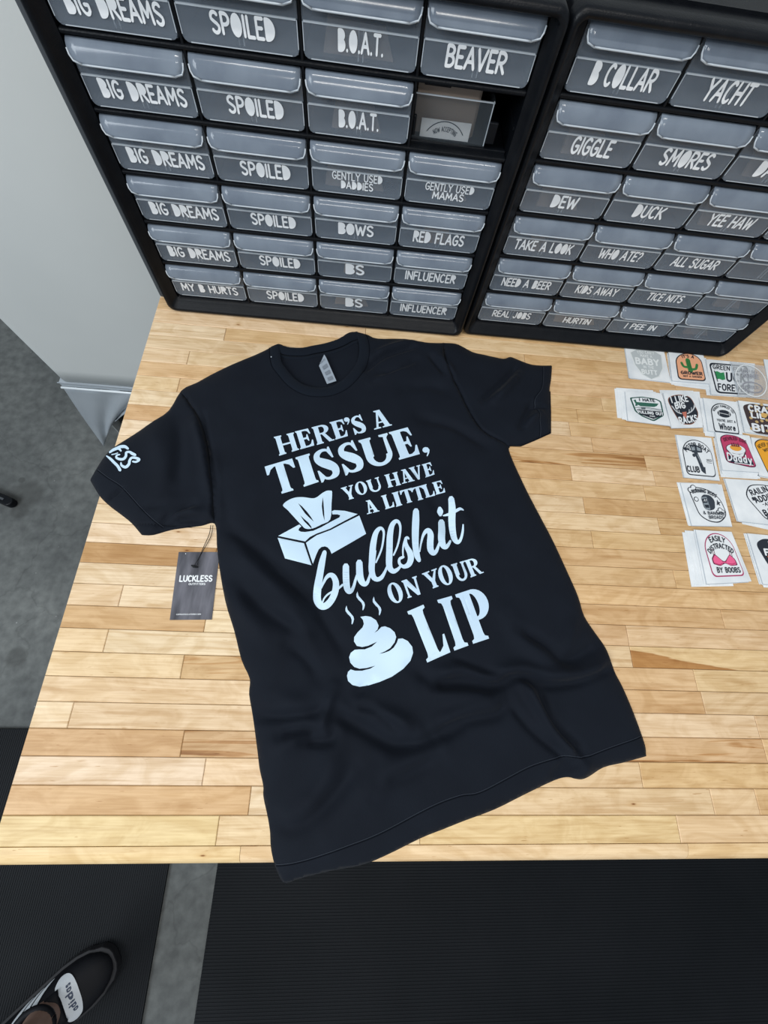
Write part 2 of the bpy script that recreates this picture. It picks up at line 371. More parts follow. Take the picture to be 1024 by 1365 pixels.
# upper cover: front sheet with slight billow and rounded left corner
cols = 24; rowsn = 30; v = []; f = []
zs = np.linspace(-.492, 1.25, rowsn)
for j, z in enumerate(zs):
    xl = -.511-.012*math.sin(max(0, (z+.49))*3)
    for i in range(cols+1):
        t = i/cols
        if t < .2:
            a = t/.2*math.pi/2; x = xl+.03*(1-math.cos(a*1)) if False else xl+.03-.03*math.cos(a); y = YR+.03-.03*math.sin(a)
        else:
            x = xl+.03+(t-.2)/.8*(-.05-xl-.03); y = YR+.004*math.sin(x*9+z*2)*math.sin(z*1.3+1)
        v.append((x, y, z))
    # side run back
n = cols+1
f = [(j*n+i, j*n+i+1, (j+1)*n+i+1, (j+1)*n+i) for j in range(rowsn-1) for i in range(cols)]
o = rc(mesh('cover_front', v, f, M_cover, smooth=True)); sm = o.modifiers.new('s', 'SOLIDIFY'); sm.thickness = .002; sm.offset = 1
s = MB(); s.box((-.513, YR+.03, -.85), (-.508, 1.32, 1.25)); s.box((-.508, YR+.03, 1.24), (-.05, 1.32, 1.25)); s.box((-.055, YR+.01, -.6), (-.05, 1.32, 1.25)); rc(s.build('cover_side', M_cover))
# seam band
s = MB(); s.box((-.512, YR-.004, -.500), (-.05, YR+.02, -.482)); rc(bevel(s.build('cover_band', M_flap), .003))
s = MB(); s.tube([(-.514, YR-.006, -.502), (-.3, YR-.007, -.503), (-.05, YR-.006, -.503)], .0035, 8); rc(s.build('piping', M_seambright, smooth=True))
s = MB(); s.tube([(-.514, YR-.004, -.483), (-.05, YR-.004, -.483)], .0018, 8); rc(s.build('piping', M_flap, smooth=True))
# lower flap, pulled to a point at the floor
top = [(-.512+.462*i/30) for i in range(31)]
low = Py([(139, 594), (141.5, 584), (146, 572), (153.4, 560), (170, 541.5), (180, 535)], YR)
lc = spline([(p[0], p[2]) for p in low]+[(-.2, -.53), (-.05, -.51)], 6)
v = []; f = []; nr = 16
for i in range(31):
    x = top[i]; q = i/30; b0 = lc[int(q**1.2*(len(lc)-1))]
    for j in range(nr+1):
        t = j/nr; xx = x*(1-t)+b0[0]*t; zz = -.503*(1-t)+b0[1]*t
        wr = .010*math.sin(q*26+t*3)*math.exp(-((q-.45)/.3)**2)*(.3+t)
        v.append((xx, YR-.002+wr-.004*math.sin(math.pi*t), max(zz, FZ+.003)))
f = [(i*(nr+1)+j, i*(nr+1)+j+1, (i+1)*(nr+1)+j+1, (i+1)*(nr+1)+j) for i in range(30) for j in range(nr)]
o = rc(mesh('cover_flap', v, f, M_flap, smooth=True)); sm = o.modifiers.new('s', 'SOLIDIFY'); sm.thickness = .0015; sm.offset = 1
s = MB(); s.box((-.49, .99, FZ+.07), (-.10, 1.25, -.56)); rc(bevel(s.build('storage_bin', mat('black_bin', (.012, .012, .014), .5)), .01))
s = MB(); s.box((-.49, .975, -.70), (-.10, .99, -.685)); s.box((-.49, .975, -.80), (-.10, .99, -.79)); rc(s.build('shelf_bar', M_steel))
for cx_ in (-.47, -.12):
    for cy_ in (.97, 1.26):
        s = MB(); s.tube([(cx_-.012, cy_, FZ+.03), (cx_+.012, cy_, FZ+.03)], .03, 20); s.box((cx_-.015, cy_-.015, FZ+.05), (cx_+.015, cy_+.015, FZ+.075)); rc(s.build('caster', M_steel))
for cx_ in (-.48, -.09):
    for cy_ in (.96, 1.27):
        s = MB(); s.tube([(cx_, cy_, FZ+.075), (cx_, cy_, 1.23)], .012, 10); rc(s.build('post', M_steel))

# stand foot at the left edge of the frame
a = Pz([(12, 669)], FZ+.02)[0]; b_ = Pz([(-60, 638)], FZ+.02)[0]; d = (b_-a)/np.linalg.norm(b_-a); nrm = np.array([-d[1], d[0], 0])
ft = thing('stand_foot', 'black metal stand foot lying on the concrete at the left edge of the photo', 'stand', (a[0], a[1], FZ))
s = MB(); hw = .016; e = a+d*.55
loop = [a+nrm*hw*math.cos(t)-d*hw*math.sin(t) for t in np.linspace(0, math.pi, 9)]+[e-nrm*hw, e+nrm*hw]
s.prism([(p[0], p[1]) for p in loop], FZ+.001, FZ+.028); kid(bevel(s.build('foot_bar', M_black), .004), ft)
s = MB(); s.box((0, 0, 0), (1, 1, 1)); s.v = [tuple(a+d*(.015+.4*x)+nrm*(y-.5)*.007+np.array([0, 0, FZ+.0282+.001*z-a[2]])) for x, y, z in s.v]; kid(s.build('highlight_strip', M_flange), ft)  # highlight line along the black bar, put in as a paler grey strip
s = MB(); s.tube([tuple(e+np.array([0, 0, 0])), tuple(e+np.array([0, 0, .5]))], .014, 12); kid(s.build('upright_pole', M_black, smooth=True), ft)

# ================================================================== LETTERING
def arc(cx, cy, rx, ry, a0, a1, n=10):
    return [(cx+rx*math.cos(math.radians(a0+(a1-a0)*k/n)), cy+ry*math.sin(math.radians(a0+(a1-a0)*k/n))) for k in range(n+1)]
# hand-lettered capitals as strokes in a unit box (w, strokes); 'fill' lists outlines painted solid
GL = {
 'A': (.72, [[(0, 0), (.5, 1), (1, 0)], [(.2, .34), (.82, .34)]]),
 'B': (.62, [[(.08, 0), (.08, 1)], [(.08, 1)]+arc(.4, .77, .5, .23, 90, -90)+[(.08, .54)], [(.08, .54)]+arc(.45, .27, .53, .27, 90, -90)+[(.08, 0)]]),
 'C': (.62, [arc(.55, .5, .5, .5, 50, 310, 16)]),
 'D': (.66, [[(.06, 0), (.06, 1)]+arc(.2, .5, .78, .5, 90, -90, 14)+[(.06, 0)]]),
 'E': (.52, [[(1, 1), (.06, 1), (.06, 0), (1, 0)], [(.06, .52), (.85, .52)]]),
 'F': (.52, [[(1, 1), (.06, 1), (.06, 0)], [(.06, .52), (.85, .52)]]),
 'G': (.66, [arc(.55, .5, .5, .5, 50, 300, 16)+[(.98, .2), (.98, .46), (.55, .46)]]),
 'H': (.66, [[(.04, 0), (.04, 1)], [(.96, 0), (.96, 1)], [(.04, .5), (.96, .5)]]),
 'I': (.12, [[(.5, 0), (.5, 1)]]),
 'J': (.5, [[(.9, 1), (.9, .25)]+arc(.48, .25, .42, .25, 0, -170, 8)]),
 'K': (.62, [[(.05, 0), (.05, 1)], [(.95, 1), (.08, .42)], [(.3, .58), (1, 0)]]),
 'L': (.5, [[(.06, 1), (.06, 0), (1, 0)]]),
 'M': (.85, [[(.03, 0), (.12, 1), (.5, .3), (.88, 1), (.97, 0)]]),
 'N': (.68, [[(.05, 0), (.05, 1), (.95, 0), (.95, 1)]]),
 'O': (.68, [arc(.5, .5, .48, .5, 90, 450, 18)]),
 'P': (.6, [[(.06, 0), (.06, 1)], [(.06, 1)]+arc(.4, .73, .55, .27, 90, -90)+[(.06, .46)]]),
 'Q': (.68, [arc(.5, .5, .48, .5, 90, 450, 18), [(.6, .3), (1, 0)]]),
 'R': (.62, [[(.06, 0), (.06, 1)], [(.06, 1)]+arc(.4, .74, .55, .26, 90, -90)+[(.06, .48)], [(.4, .48), (1, 0)]]),
 'S': (.6, [arc(.5, .75, .43, .25, 35, 200, 8)+[(.3, .58), (.72, .45)]+arc(.5, .26, .45, .26, 20, -150, 8)]),
 'T': (.6, [[(0, 1), (1, 1)], [(.5, 1), (.5, 0)]]),
 'U': (.66, [[(.05, 1), (.05, .4)]+arc(.5, .36, .45, .36, 180, 360, 10)+[(.95, 1)]]),
 'V': (.7, [[(0, 1), (.5, 0), (1, 1)]]),
 'W': (.95, [[(0, 1), (.25, 0), (.5, .8), (.75, 0), (1, 1)]]),
 'X': (.66, [[(0, 0), (1, 1)], [(0, 1), (1, 0)]]),
 'Y': (.66, [[(0, 1), (.5, .5), (1, 1)], [(.5, .5), (.5, 0)]]),
 'Z': (.6, [[(0, 1), (1, 1), (0, 0), (1, 0)]]),
 '?': (.5, [arc(.45, .74, .45, .26, 160, -60, 10)+[(.45, .3)], [(.45, .05), (.45, .02)]]),
 '.': (.12, [[(.5, .03), (.5, .0)]]), "'": (.12, [[(.5, 1), (.4, .75)]]), '-': (.4, [[(0, .5), (1, .5)]]),
 '&': (.7, [[(1, 0), (.25, .75), (.3, .95), (.5, 1), (.65, .88), (.6, .7), (.1, .35), (.1, .12), (.35, 0), (.7, .08), (1, .4)]]),
 '2': (.5, [arc(.5, .72, .45, .28, 160, -30, 8)+[(.05, 0), (1, 0)]]), '0': (.5, [arc(.5, .5, .45, .5, 90, 450, 14)]),
 '3': (.5, [arc(.45, .75, .45, .25, 150, -90, 8)+arc(.45, .26, .48, .26, 90, -150, 8)]),
 ' ': (.35, []), '*': (.4, [[(.1, .5), (.9, .5)], [(.3, .1), (.7, .9)], [(.3, .9), (.7, .1)]]),
 'a': (.5, [arc(.45, .3, .4, .3, 0, 360, 12), [(.88, .6), (.88, 0)]]), 'd': (.5, [arc(.45, .3, .4, .3, 0, 360, 12), [(.88, 1), (.88, 0)]]),
 'i': (.12, [[(.5, 0), (.5, .6)], [(.5, .85), (.5, .88)]]), 's': (.42, [arc(.5, .45, .4, .15, 30, 190, 6)+[(.75, .27)]+arc(.5, .15, .4, .15, 10, -150, 6)]),
 'e': (.5, [[(.05, .32), (.92, .32)]+arc(.5, .3, .43, .3, 10, 320, 12)]), 'h': (.5, [[(.08, 0), (.08, 1)], [(.08, .4)]+arc(.5, .35, .4, .25, 170, 0, 6)+[(.9, 0)]]),
 'o': (.5, [arc(.5, .3, .43, .3, 0, 360, 12)]), 'r': (.36, [[(.1, 0), (.1, .6)], [(.1, .35)]+arc(.6, .35, .45, .25, 160, 60, 4)]),
 'y': (.5, [[(.05, .6), (.45, .05)], [(.95, .6), (.4, -.2), (.1, -.3)]]),
 'W2': (.9, []),
}
def ribbon(pts, wd):
    """2-D ribbon along pts; wd number or list. returns verts, faces (with round-ish caps)"""
    p = np.array(pts, float); n = len(p)
    wds = np.full(n, wd, float) if np.isscalar(wd) else np.array(wd, float)
    d = np.zeros_like(p); d[1:-1] = p[2:]-p[:-2]; d[0] = p[1]-p[0]; d[-1] = p[-1]-p[-2]
    L = np.linalg.norm(d, axis=1, keepdims=True); L[L == 0] = 1; d /= L; nr = np.stack([-d[:, 1], d[:, 0]], 1)
    V = []; F = []
    for c, s, ww in ((p[0]-d[0]*wds[0]*.42, nr[0], wds[0]*.45),): V += [c+s*ww/2, c-s*ww/2]
    for i in range(n):
        # widen at sharp bends
        V += [p[i]+nr[i]*wds[i]/2, p[i]-nr[i]*wds[i]/2]
    c = p[-1]+d[-1]*wds[-1]*.42; V += [c+nr[-1]*wds[-1]*.45/2, c-nr[-1]*wds[-1]*.45/2]
    for i in range(len(V)//2-1): F.append((2*i, 2*i+1, 2*i+3, 2*i+2))
    return V, F
def densify(pts, step):
    out = [np.array(pts[0], float)]
    for a, b in zip(pts[:-1], pts[1:]):
        a = np.array(a, float); b = np.array(b, float); k = max(1, int(np.linalg.norm(b-a)/step))
        out += [a+(b-a)*i/k for i in range(1, k+1)]
    return out
def disc(c, r, n=8):
    return [(c[0]+r*math.cos(2*math.pi*k/n), c[1]+r*math.sin(2*math.pi*k/n)) for k in range(n)]
def text2d(s, h, width=None, bold=.16, filled='', spacing=.26):
    """list of (verts, faces) in a frame whose origin is the text's left baseline; returns also total width"""
    x = 0; out = []
    for ch in s:
        w_, st = GL.get(ch, GL.get(ch.upper(), GL[' ']))
        for pl in st:
            q = [(x+(px*w_)*h, py*h) for px, py in pl]
            # split at sharp corners so the pen keeps its width
            seg = [q[0]]
            for i in range(1, len(q)):
                seg.append(q[i])
                if i < len(q)-1:
                    a = np.array(q[i])-np.array(q[i-1]); b = np.array(q[i+1])-np.array(q[i])
                    if np.dot(a, b) < .55*np.linalg.norm(a)*np.linalg.norm(b):
                        out.append(ribbon(seg, bold*h)); out.append(([np.array(t) for t in disc(q[i], bold*h/2)], [tuple(range(8))])); seg = [q[i]]
            if len(seg) > 1: out.append(ribbon(seg, bold*h))
        if ch in filled:
            for pl in (st if ch in 'DO' else st[1:3] if ch == 'B' else st[1:2]):
                q = [np.array((x+px*w_*h, py*h)) for px, py in pl]
                out.append((q, [tuple(range(len(q)))]))
        x += (w_+spacing)*h
    tot = x-spacing*h
    if width:
        k = width/tot
        out = [([np.array((v[0]*k, v[1])) for v in V], F) for V, F in out]; tot = width
    return out, tot
def inside(P, loop):
    P = np.asarray(P); L = np.asarray(loop, float); x, y = P[:, 0], P[:, 1]; c = np.zeros(len(P), bool)
    for (x0, y0), (x1, y1) in zip(L, np.roll(L, -1, axis=0)):
        if y0 == y1: continue
        m = ((y0 > y) != (y1 > y)) & (x < (x1-x0)*(y-y0)/(y1-y0)+x0); c ^= m
    return c
def union(v, f, step=0, holes=()):
    """flat union of all faces (minus holes) as one clean triangulation; step > 0 adds inner points every step"""
    v = np.asarray(v, float); o = v.mean(0); sc_ = 1/max(np.ptp(v[:, 0]), np.ptp(v[:, 1]), 1e-9)
    loops = [v[list(q)] for q in f]; allp = []; ed = []
    for lp in list(loops)+[np.asarray(h, float) for h in holes]:
        n0 = len(allp); allp += list(lp); ed += [(n0+i, n0+(i+1) % len(lp)) for i in range(len(lp))]
    A = np.array(allp)
    if step:
        xs = np.arange(v[:, 0].min(), v[:, 0].max(), step); ys = np.arange(v[:, 1].min(), v[:, 1].max(), step)
        G = np.array([(x+step*.37*((j % 2)), y) for j, y in enumerate(ys) for x in xs])
        if len(G):
            k = np.zeros(len(G), bool)
            for lp in loops:
                bb = (G[:, 0] > lp[:, 0].min()) & (G[:, 0] < lp[:, 0].max()) & (G[:, 1] > lp[:, 1].min()) & (G[:, 1] < lp[:, 1].max())
                if bb.any(): idx = np.where(bb)[0]; k[idx] |= inside(G[idx], lp)
            A = np.vstack([A, G[k]]) if k.any() else A
    q = [Vector(((p[0]-o[0])*sc_, (p[1]-o[1])*sc_)) for p in A]
    rv, _, rf, *_ = delaunay_2d_cdt(q, ed, [], 0, 1e-6)
    V = np.array([(p.x/sc_+o[0], p.y/sc_+o[1]) for p in rv]); T = np.array([t for t in rf if len(t) == 3])
    cen = V[T].mean(1); keep = np.zeros(len(T), bool)
    for lp in loops:
        idx = np.where((cen[:, 0] > lp[:, 0].min()) & (cen[:, 0] < lp[:, 0].max()) & (cen[:, 1] > lp[:, 1].min()) & (cen[:, 1] < lp[:, 1].max()) & ~keep)[0]
        if len(idx): keep[idx] = inside(cen[idx], lp)
    for h in holes:
        idx = np.where(keep)[0]; keep[idx] &= ~inside(cen[idx], h)
    T = T[keep]; u, inv_ = np.unique(T, return_inverse=True)
    return V[u], inv_.reshape(-1, 3)
class Flat:
    """collects flat 2-D shapes and maps them into space with fn(array Nx2) -> Nx3"""
    def __init__(s): s.v = []; s.f = []
    def add(s, V, F):
        n = len(s.v); s.v += [tuple(map(float, v)) for v in V]; s.f += [tuple(n+i for i in q) for q in F]
    def poly(s, P): s.add(P, [tuple(range(len(P)))])
    def stroke(s, P, w_, smooth=True): s.add(*ribbon(spline(P, 4) if smooth and len(P) > 2 else P, w_))
    def text(s, t, cx, cy, h, width=None, bold=.16, arcr=None, rot=0, filled='', spacing=.26):
        L, tot = text2d(t, h, width, bold, filled, spacing)
        cr, sr = math.cos(rot), math.sin(rot)
        for V, F in L:
            W = []
            for x, y in V:
                x -= tot/2
                if arcr:      # bend on a circle of radius arcr below (+) the line
                    a = x/arcr; x, y = (arcr+y)*math.sin(a), (arcr+y)*math.cos(a)-arcr
                W.append((cx+x*cr-y*sr, cy+x*sr+y*cr))
            s.add(W, F)
    def build(s, name, fn, mat_, parent=None, step=0):
        if not s.v: return None
        V, F = union(s.v, s.f, step); P = fn(V); o = mesh(name, P, F, mat_)
        if parent is not None: kid(o, parent) if parent.type == 'EMPTY' else set_child(o, parent)
        return o
def set_child(o, p):
    o.parent = p; o.matrix_parent_inverse = p.matrix_world.inverted() if p.parent is None else Matrix.Identity(4)

# ================================================================== DRAWER CABINETS
YG = .7247; YRIM = .7125; ROWP = .060782; Z0R = .02191; CW = .1175
def rrect(x0, x1, z0, z1, r, n=5):
    out = []
    for cx, cz, a0 in ((x1-r, z0+r, -90), (x1-r, z1-r, 0), (x0+r, z1-r, 90), (x0+r, z0+r, 180)):
        for k in range(n+1):
            a = math.radians(a0+90*k/n); out.append((cx+r*math.cos(a), cz+r*math.sin(a)))
    return out
def cabinet(name, label, X0, words, flange, dy=0.0):
    """X0 = left edge of the first column. every part mesh is in world coordinates"""
    t = thing(name, label, 'drawer cabinet', (X0+.235, .80, 0), 'plastic drawer cabinets on the bench')
    xl, xr = X0-.0185, X0+4*CW+.0165; zb, zt = 0.0006, .3925
    yf = YRIM+dy; yg = YG+dy; yb = yg+.155
    gx0, gx1, gz0, gz1 = X0, X0+4*CW, Z0R-.001, Z0R+6*ROWP+.001
    def L(x0, x1, z0, z1, y, r): return [(x, y, z) for x, z in rrect(x0, x1, z0, z1, r)]
    s = MB()
    s.loft([L(xl+.004, xr-.004, zb, zt-.004, yb, .006), L(xl+.004, xr-.004, zb, zt-.004, yf+.022, .006), L(xl, xr, zb, zt, yf+.020, .013), L(xl, xr, zb, zt, yf+.006, .013),
            L(xl+.0015, xr-.0015, zb+.0015, zt-.0015, yf+.0015, .012), L(xl+.0045, xr-.0045, zb+.0045, zt-.0045, yf, .010),
            L(xl+.0075, xr-.0075, zb+.0075, zt-.0075, yf+.001, .009), L(xl+.009, xr-.009, zb+.009, zt-.009, yf+.004, .007),
            L(gx0-.004, gx1+.004, gz0-.003, gz1+.003, yg-.003, .005), L(gx0, gx1, gz0, gz1, yg, .004), L(gx0, gx1, gz0, gz1, yb-.003, .004)], cap=True)
    o = s.build('frame', M_black, None, True); kid(o, t)
    for p in o.data.polygons: p.use_smooth = True
    m = o.modifiers.new('e', 'EDGE_SPLIT'); m.split_angle = math.radians(50)
    # raised edge and recess on the top surface
    s = MB(); s.box((xl+.02, yf+.05, zt-.0045), (xr-.02, yf+.053, zt-.001)); s.box((xl+.02, yb-.02, zt-.0045), (xr-.02, yb-.017, zt-.001)); kid(s.build('top_ridge', M_black), t)
    for k in range(1, 6):
        z = Z0R+k*ROWP; s = MB(); s.box((gx0, yg, z-.0022), (gx1, yb-.003, z+.0022)); kid(bevel(s.build('shelf', M_black), .0015), t)
    for c in range(1, 4):
        x = X0+c*CW; s = MB(); s.box((x-.0014, yg+.0012, gz0), (x+.0014, yb-.003, gz1)); kid(bevel(s.build('partition', M_black), .0008), t)
    for c in (0, 4):
        x = X0+c*CW; s = MB()
        for k in range(6):
            z = Z0R+k*ROWP+ROWP*.5; s.box((x-.002, yg+.004, z-.002), (x+.002, yb-.004, z+.001))
        kid(s.build('side_runner', M_black), t)
    if flange:
        s = MB(); s.box((xl-.0215, yf+.030, .001), (xl+.006, yf+.040, zt-.006)); kid(bevel(s.build('side_flange', M_flange), .003, 2), t)
    for r in range(6):
        for c in range(4):
            wd = words[r][c]
            if wd == '#': continue
            drawer(t, X0+c*CW, Z0R+(5-r)*ROWP, wd, dy, label_rows=(r, c))
    return t
def drawer(t, x, z, wd, dy, label_rows):
    y = YG+dy+.0006; x0, x1 = x+.0024, x+CW-.0024; zb, zt = z+.0042, z+ROWP-.0034; zs = zb+.0255; yb = y+.145
    # front panel with a step, rounded lower corners
    r = .006
    def front(yo, inset): 
        pts = []
        for k in range(5): a = math.radians(180+90*k/4); pts.append((x0+r+inset+r*math.cos(a), zb+r+r*math.sin(a)))
        for k in range(5): a = math.radians(270+90*k/4); pts.append((x1-r-inset+r*math.cos(a), zb+r+r*math.sin(a)))
        return pts
    s = MB(); low = front(0, 0)+[(x1, zs), (x0, zs)]
    n = len(low); s.add([(a, y, b) for a, b in low]+[(a, y+.002, b) for a, b in low], [tuple(range(n)), tuple(range(2*n-1, n-1, -1))]+[(i, n+i, n+(i+1) % n, (i+1) % n) for i in range(n)])
    s.box((x0-.0004, y+.0014, zs), (x1+.0004, y+.0034, zt-.002))
    d = s.build('drawer', M_clear); kid(d, t)
    def sub(o): o.parent = d; return o
    s = MB(); s.box((x0+.001, y-.0002, zs-.0006), (x1-.001, y+.0016, zs+.0007)); s.box((x0, y-.0001, zb+.0055), (x0+.0007, y+.0005, zs)); s.box((x1-.0007, y-.0001, zb+.0055), (x1, y+.0005, zs)); s.box((x0+.007, y-.0001, zb), (x1-.007, y+.0005, zb+.0007)); sub(s.build('step_edge', M_edge))
    # tray behind the front
    s = MB(); s.box((x0+.001, y+.002, zb+.001), (x1-.001, yb, zb+.0025)); s.box((x0+.001, y+.002, zb+.0025), (x0+.0022, yb, zt-.012)); s.box((x1-.0022, y+.002, zb+.0025), (x1-.001, yb, zt-.012)); s.box((x0+.001, yb-.0015, zb+.0025), (x1-.001, yb, zt-.012)); sub(s.build('tray', M_clear2))
    # divider slot ribs at the centre
    xm = (x0+x1)/2; s = MB(); s.box((xm-.0028, y+.002, zb+.002), (xm-.0018, y+.0036, zs)); s.box((xm+.0018, y+.002, zb+.002), (xm+.0028, y+.0036, zs)); sub(s.build('divider_slot', M_edge))
    # pull lip: curved sheet with rounded front corners
    prof = [(.0026, zt), (.0006, zt-.0008), (-.0022, zt-.0026), (-.0048, zt-.0062), (-.0066, zt-.0105), (-.0078, zt-.0142), (-.0083, zt-.0165)]
    v = []; nx = 14
    for k, (yo, zz) in enumerate(prof):
        t_ = k/(len(prof)-1); ins = 0 if t_ < .45 else .0105*(1-math.sqrt(max(0, 1-((t_-.45)/.55)**2.2)))
        for i in range(nx+1):
            v.append((x0+.0004+ins+(x1-x0-.0008-2*ins)*i/nx, y+yo, zz))
    f = [(k*(nx+1)+i, (k+1)*(nx+1)+i, (k+1)*(nx+1)+i+1, k*(nx+1)+i+1) for k in range(len(prof)-1) for i in range(nx)]
    lp = mesh('pull_lip', v, f, M_lip, d, True); so = lp.modifiers.new('s', 'SOLIDIFY'); so.thickness = .0016; so.offset = -1
    # bright rim of the lip
    pts = [v[k*(nx+1)] for k in range(3, len(prof))]+v[(len(prof)-1)*(nx+1):]+[v[k*(nx+1)+nx] for k in range(len(prof)-1, 2, -1)]
    s = MB(); s.tube(pts, .0009, 6); sub(s.build('lip_rim', M_edge, None, True))
    if wd:
        lines = wd.split('/'); fl = Flat(); xc = xm
        for li, ln in enumerate(lines):
            W, H = SIZES.get(ln, (None, None))
            if W is None: W, H = min(.088, .0083*len(ln)), .0125
            if len(lines) == 2: H = .0078; W = .062 if li == 0 else .040
            zc = zb+.0165-H/2+OFF.get(ln, 0) if len(lines) == 1 else zb+(.0168 if li == 0 else .0072)
            off = XOFF.get(ln, 0)
            fl.text(ln, xc+off, zc, H, W, bold=.20 if len(lines) == 1 else .17, filled='' if ln in ('BEAVER', 'GENTLY USED_') else 'BDOR' if dy == 0 else 'BDO', spacing=.2)
        o = fl.build('lettering', lambda P: np.stack([P[:, 0], np.full(len(P), y-.0005), P[:, 1]], 1), M_vinyl); o.parent = d
SIZES = {'BIG DREAMS': (.088, .0135), 'SPOILED': (.059, .0135), 'B.O.A.T.': (.044, .0135), 'BEAVER': (.060, .0145), 'MY B HURTS': (.088, .0125), 'BOWS': (.048, .0135), 'BS': (.027, .0145),
         'RED FLAGS': (.072, .0135), 'INFLUENCER': (.078, .0130), 'B COLLAR': (.068, .0155), 'YACHT': (.050, .0160), 'GIGGLE': (.048, .0150), 'SMORES': (.062, .0150), 'DEW': (.033, .0130),
         'DUCK': (.040, .0135), 'YEE HAW': (.063, .0135), 'TAKE A LOOK': (.085, .0130), 'WHO ATE?': (.064, .0130), 'ALL SUGAR': (.070, .0130), 'NEED A BEER': (.078, .0125), 'KIDS AWAY': (.068, .0125),
         'TICE NITS': (.060, .0120), 'REAL JOBS': (.066, .0115), 'HURTIN': (.047, .0105), 'I PEE IN': (.055, .0105), 'DADS': (.045, .0140)}
OFF = {}; XOFF = {'SPOILED': .004, 'BEAVER': -.002, 'BIG DREAMS': .003, 'GIGGLE': .002, 'SMORES': .003}
WL = [['BIG DREAMS', 'SPOILED', 'B.O.A.T.', 'BEAVER'], ['BIG DREAMS', 'SPOILED', 'B.O.A.T.', '#'], ['BIG DREAMS', 'SPOILED', 'GENTLY USED/DADDIES', 'GENTLY USED/MAMAS'],
      ['BIG DREAMS', 'SPOILED', 'BOWS', 'RED FLAGS'], ['BIG DREAMS', 'SPOILED', 'BS', 'INFLUENCER'], ['MY B HURTS', 'SPOILED', 'BS', 'INFLUENCER']]
WR = [['B COLLAR', 'YACHT', '', ''], ['GIGGLE', 'SMORES', 'DADS', ''], ['DEW', 'DUCK', 'YEE HAW', ''], ['TAKE A LOOK', 'WHO ATE?', 'ALL SUGAR', ''], ['NEED A BEER', 'KIDS AWAY', 'TICE NITS', ''], ['REAL JOBS', 'HURTIN', 'I PEE IN', '']]
XL, XR_ = .0408, .5482
cabL = cabinet('drawer_cabinet', 'black drawer cabinet on the left, with BIG DREAMS and SPOILED drawers', XL, WL, True)
cabR = cabinet('drawer_cabinet', 'black drawer cabinet on the right, with YACHT and SMORES drawers', XR_, WR, False, .0069)

# ================================================================== T-SHIRT
OUT = [(371,458),(355,466),(340,473),(318,482),(300,490),(280,500),(262,510),(242,520),(225,547),(203,562),(180,578),(150,597),(139,607),(128,622),(119,636.5),(118,638),(119,640),(126,651),(135,664),(148,676),(160,685),(175,697),(187.5,711.5),(189,713),(191,713.4),
 (205,713),(230,706),(268,701),(282,697),(288,703),(290,740),(300,800),(312,840),(322,880),(333,905),(332,925),(337,955),(343,1000),(346,1025),(351,1048),(351,1062),(357,1090),(360,1110),(361,1130),(366,1155),(373,1175),(376,1179.5),(381,1181),(386,1179.5),(400,1174),
 (440,1163),(480,1155),(510,1143),(560,1118),(590,1106),(620,1094),(660,1079),(700,1059),(740,1040),(757,1036),(766,1038),(776,1039),(786,1035),(805,1023),(830,1017),(859,1009),(862,1008),(861.5,1005),(860,992),(845,950),(830,915),(820,896),(809,866),(794,844),(779,821),
 (771,795),(756,761),(737,720),(717,682),(700,649),(681,607),(680,595),(695,594),(712,587),(731,578),(733.5,577),(734,574),(734,560),(734,542),(733,520),(735,505),(736,489.5),(736,487.2),(733.5,487),(722,487),(710,486),(700,483),(690,479),(680,475.5),(671,478),(647,473),(630,469),(611,459),(598,457),
 (583,457),(566,456),(540,451.5),(503,451),(490,446),(473,442),(462,444.6),(452,452),(430,459),(405,464),(383,463)]
def resample(P, step):
    P = np.array(P, float); L = np.r_[0, np.cumsum(np.linalg.norm(np.diff(P, axis=0), axis=1))]; n = max(2, int(L[-1]/step)+1)
    t = np.linspace(0, L[-1], n); return np.stack([np.interp(t, L, P[:, i]) for i in range(P.shape[1])], 1)
def wpx(P, z=.004): return Pz(P, z)[:, :2]
def zz(ox, oy, k, pts): return [(ox+x/k, oy+y/k) for x, y in pts]
def basez(x, y):
    z = np.zeros_like(x)
    z -= 1.2*np.maximum(0, -.030-y)**1.55*(y < -.030)
    z -= .9*np.maximum(0, .004-x)**1.5*(x < .004)
    return z
OUTW = wpx(spline(OUT, 3, True)[:]+[OUT[0]], .001)
OUTW = resample(OUTW, .0032)[:-1]
# creases (v = valley, r = ridge) traced where they lie on the cloth: (amplitude m, width m, points)
V_, R_ = -1, 1
FOLDS = []
def fold(a, s, ox, oy, k, pts): FOLDS.append((a*1.55, s*.80, wpx(spline(zz(ox, oy, k, pts), 4), .008)))
k1 = 3.4133
for a, s_, pts in ((-.0035, .007, [(60,325),(200,325),(360,300),(400,240)]), (-.004, .006, [(180,410),(270,385),(340,400),(355,420)]), (-.0045, .006, [(290,440),(400,440),(430,400)]),
                   (-.0045, .009, [(430,310),(540,370),(640,430),(720,460),(850,440),(1000,370)]), (-.0025, .008, [(350,140),(300,60),(220,0)]), (-.0025, .010, [(640,610),(760,590),(900,510)]),
                   (.005, .008, [(430,190),(395,280),(365,400)]), (.004, .016, [(440,420),(390,600),(250,800)]), (.005, .012, [(560,290),(700,330),(800,390)]), (-.003, .006, [(520,280),(600,290),(720,380)]),
                   (.0035, .014, [(150,240),(260,260),(350,240)]), (.004, .014, [(120,480),(230,440),(300,360)]), (-.003, .010, [(150,800),(260,830),(420,700),(520,560)]), (.004, .016, [(600,700),(700,560),(900,450)]),
                   (-.003, .008, [(500,240),(560,200),(600,180)]), (.003, .02, [(620,520),(560,640),(420,860)])):
    fold(a, s_, 320, 860, k1, pts)
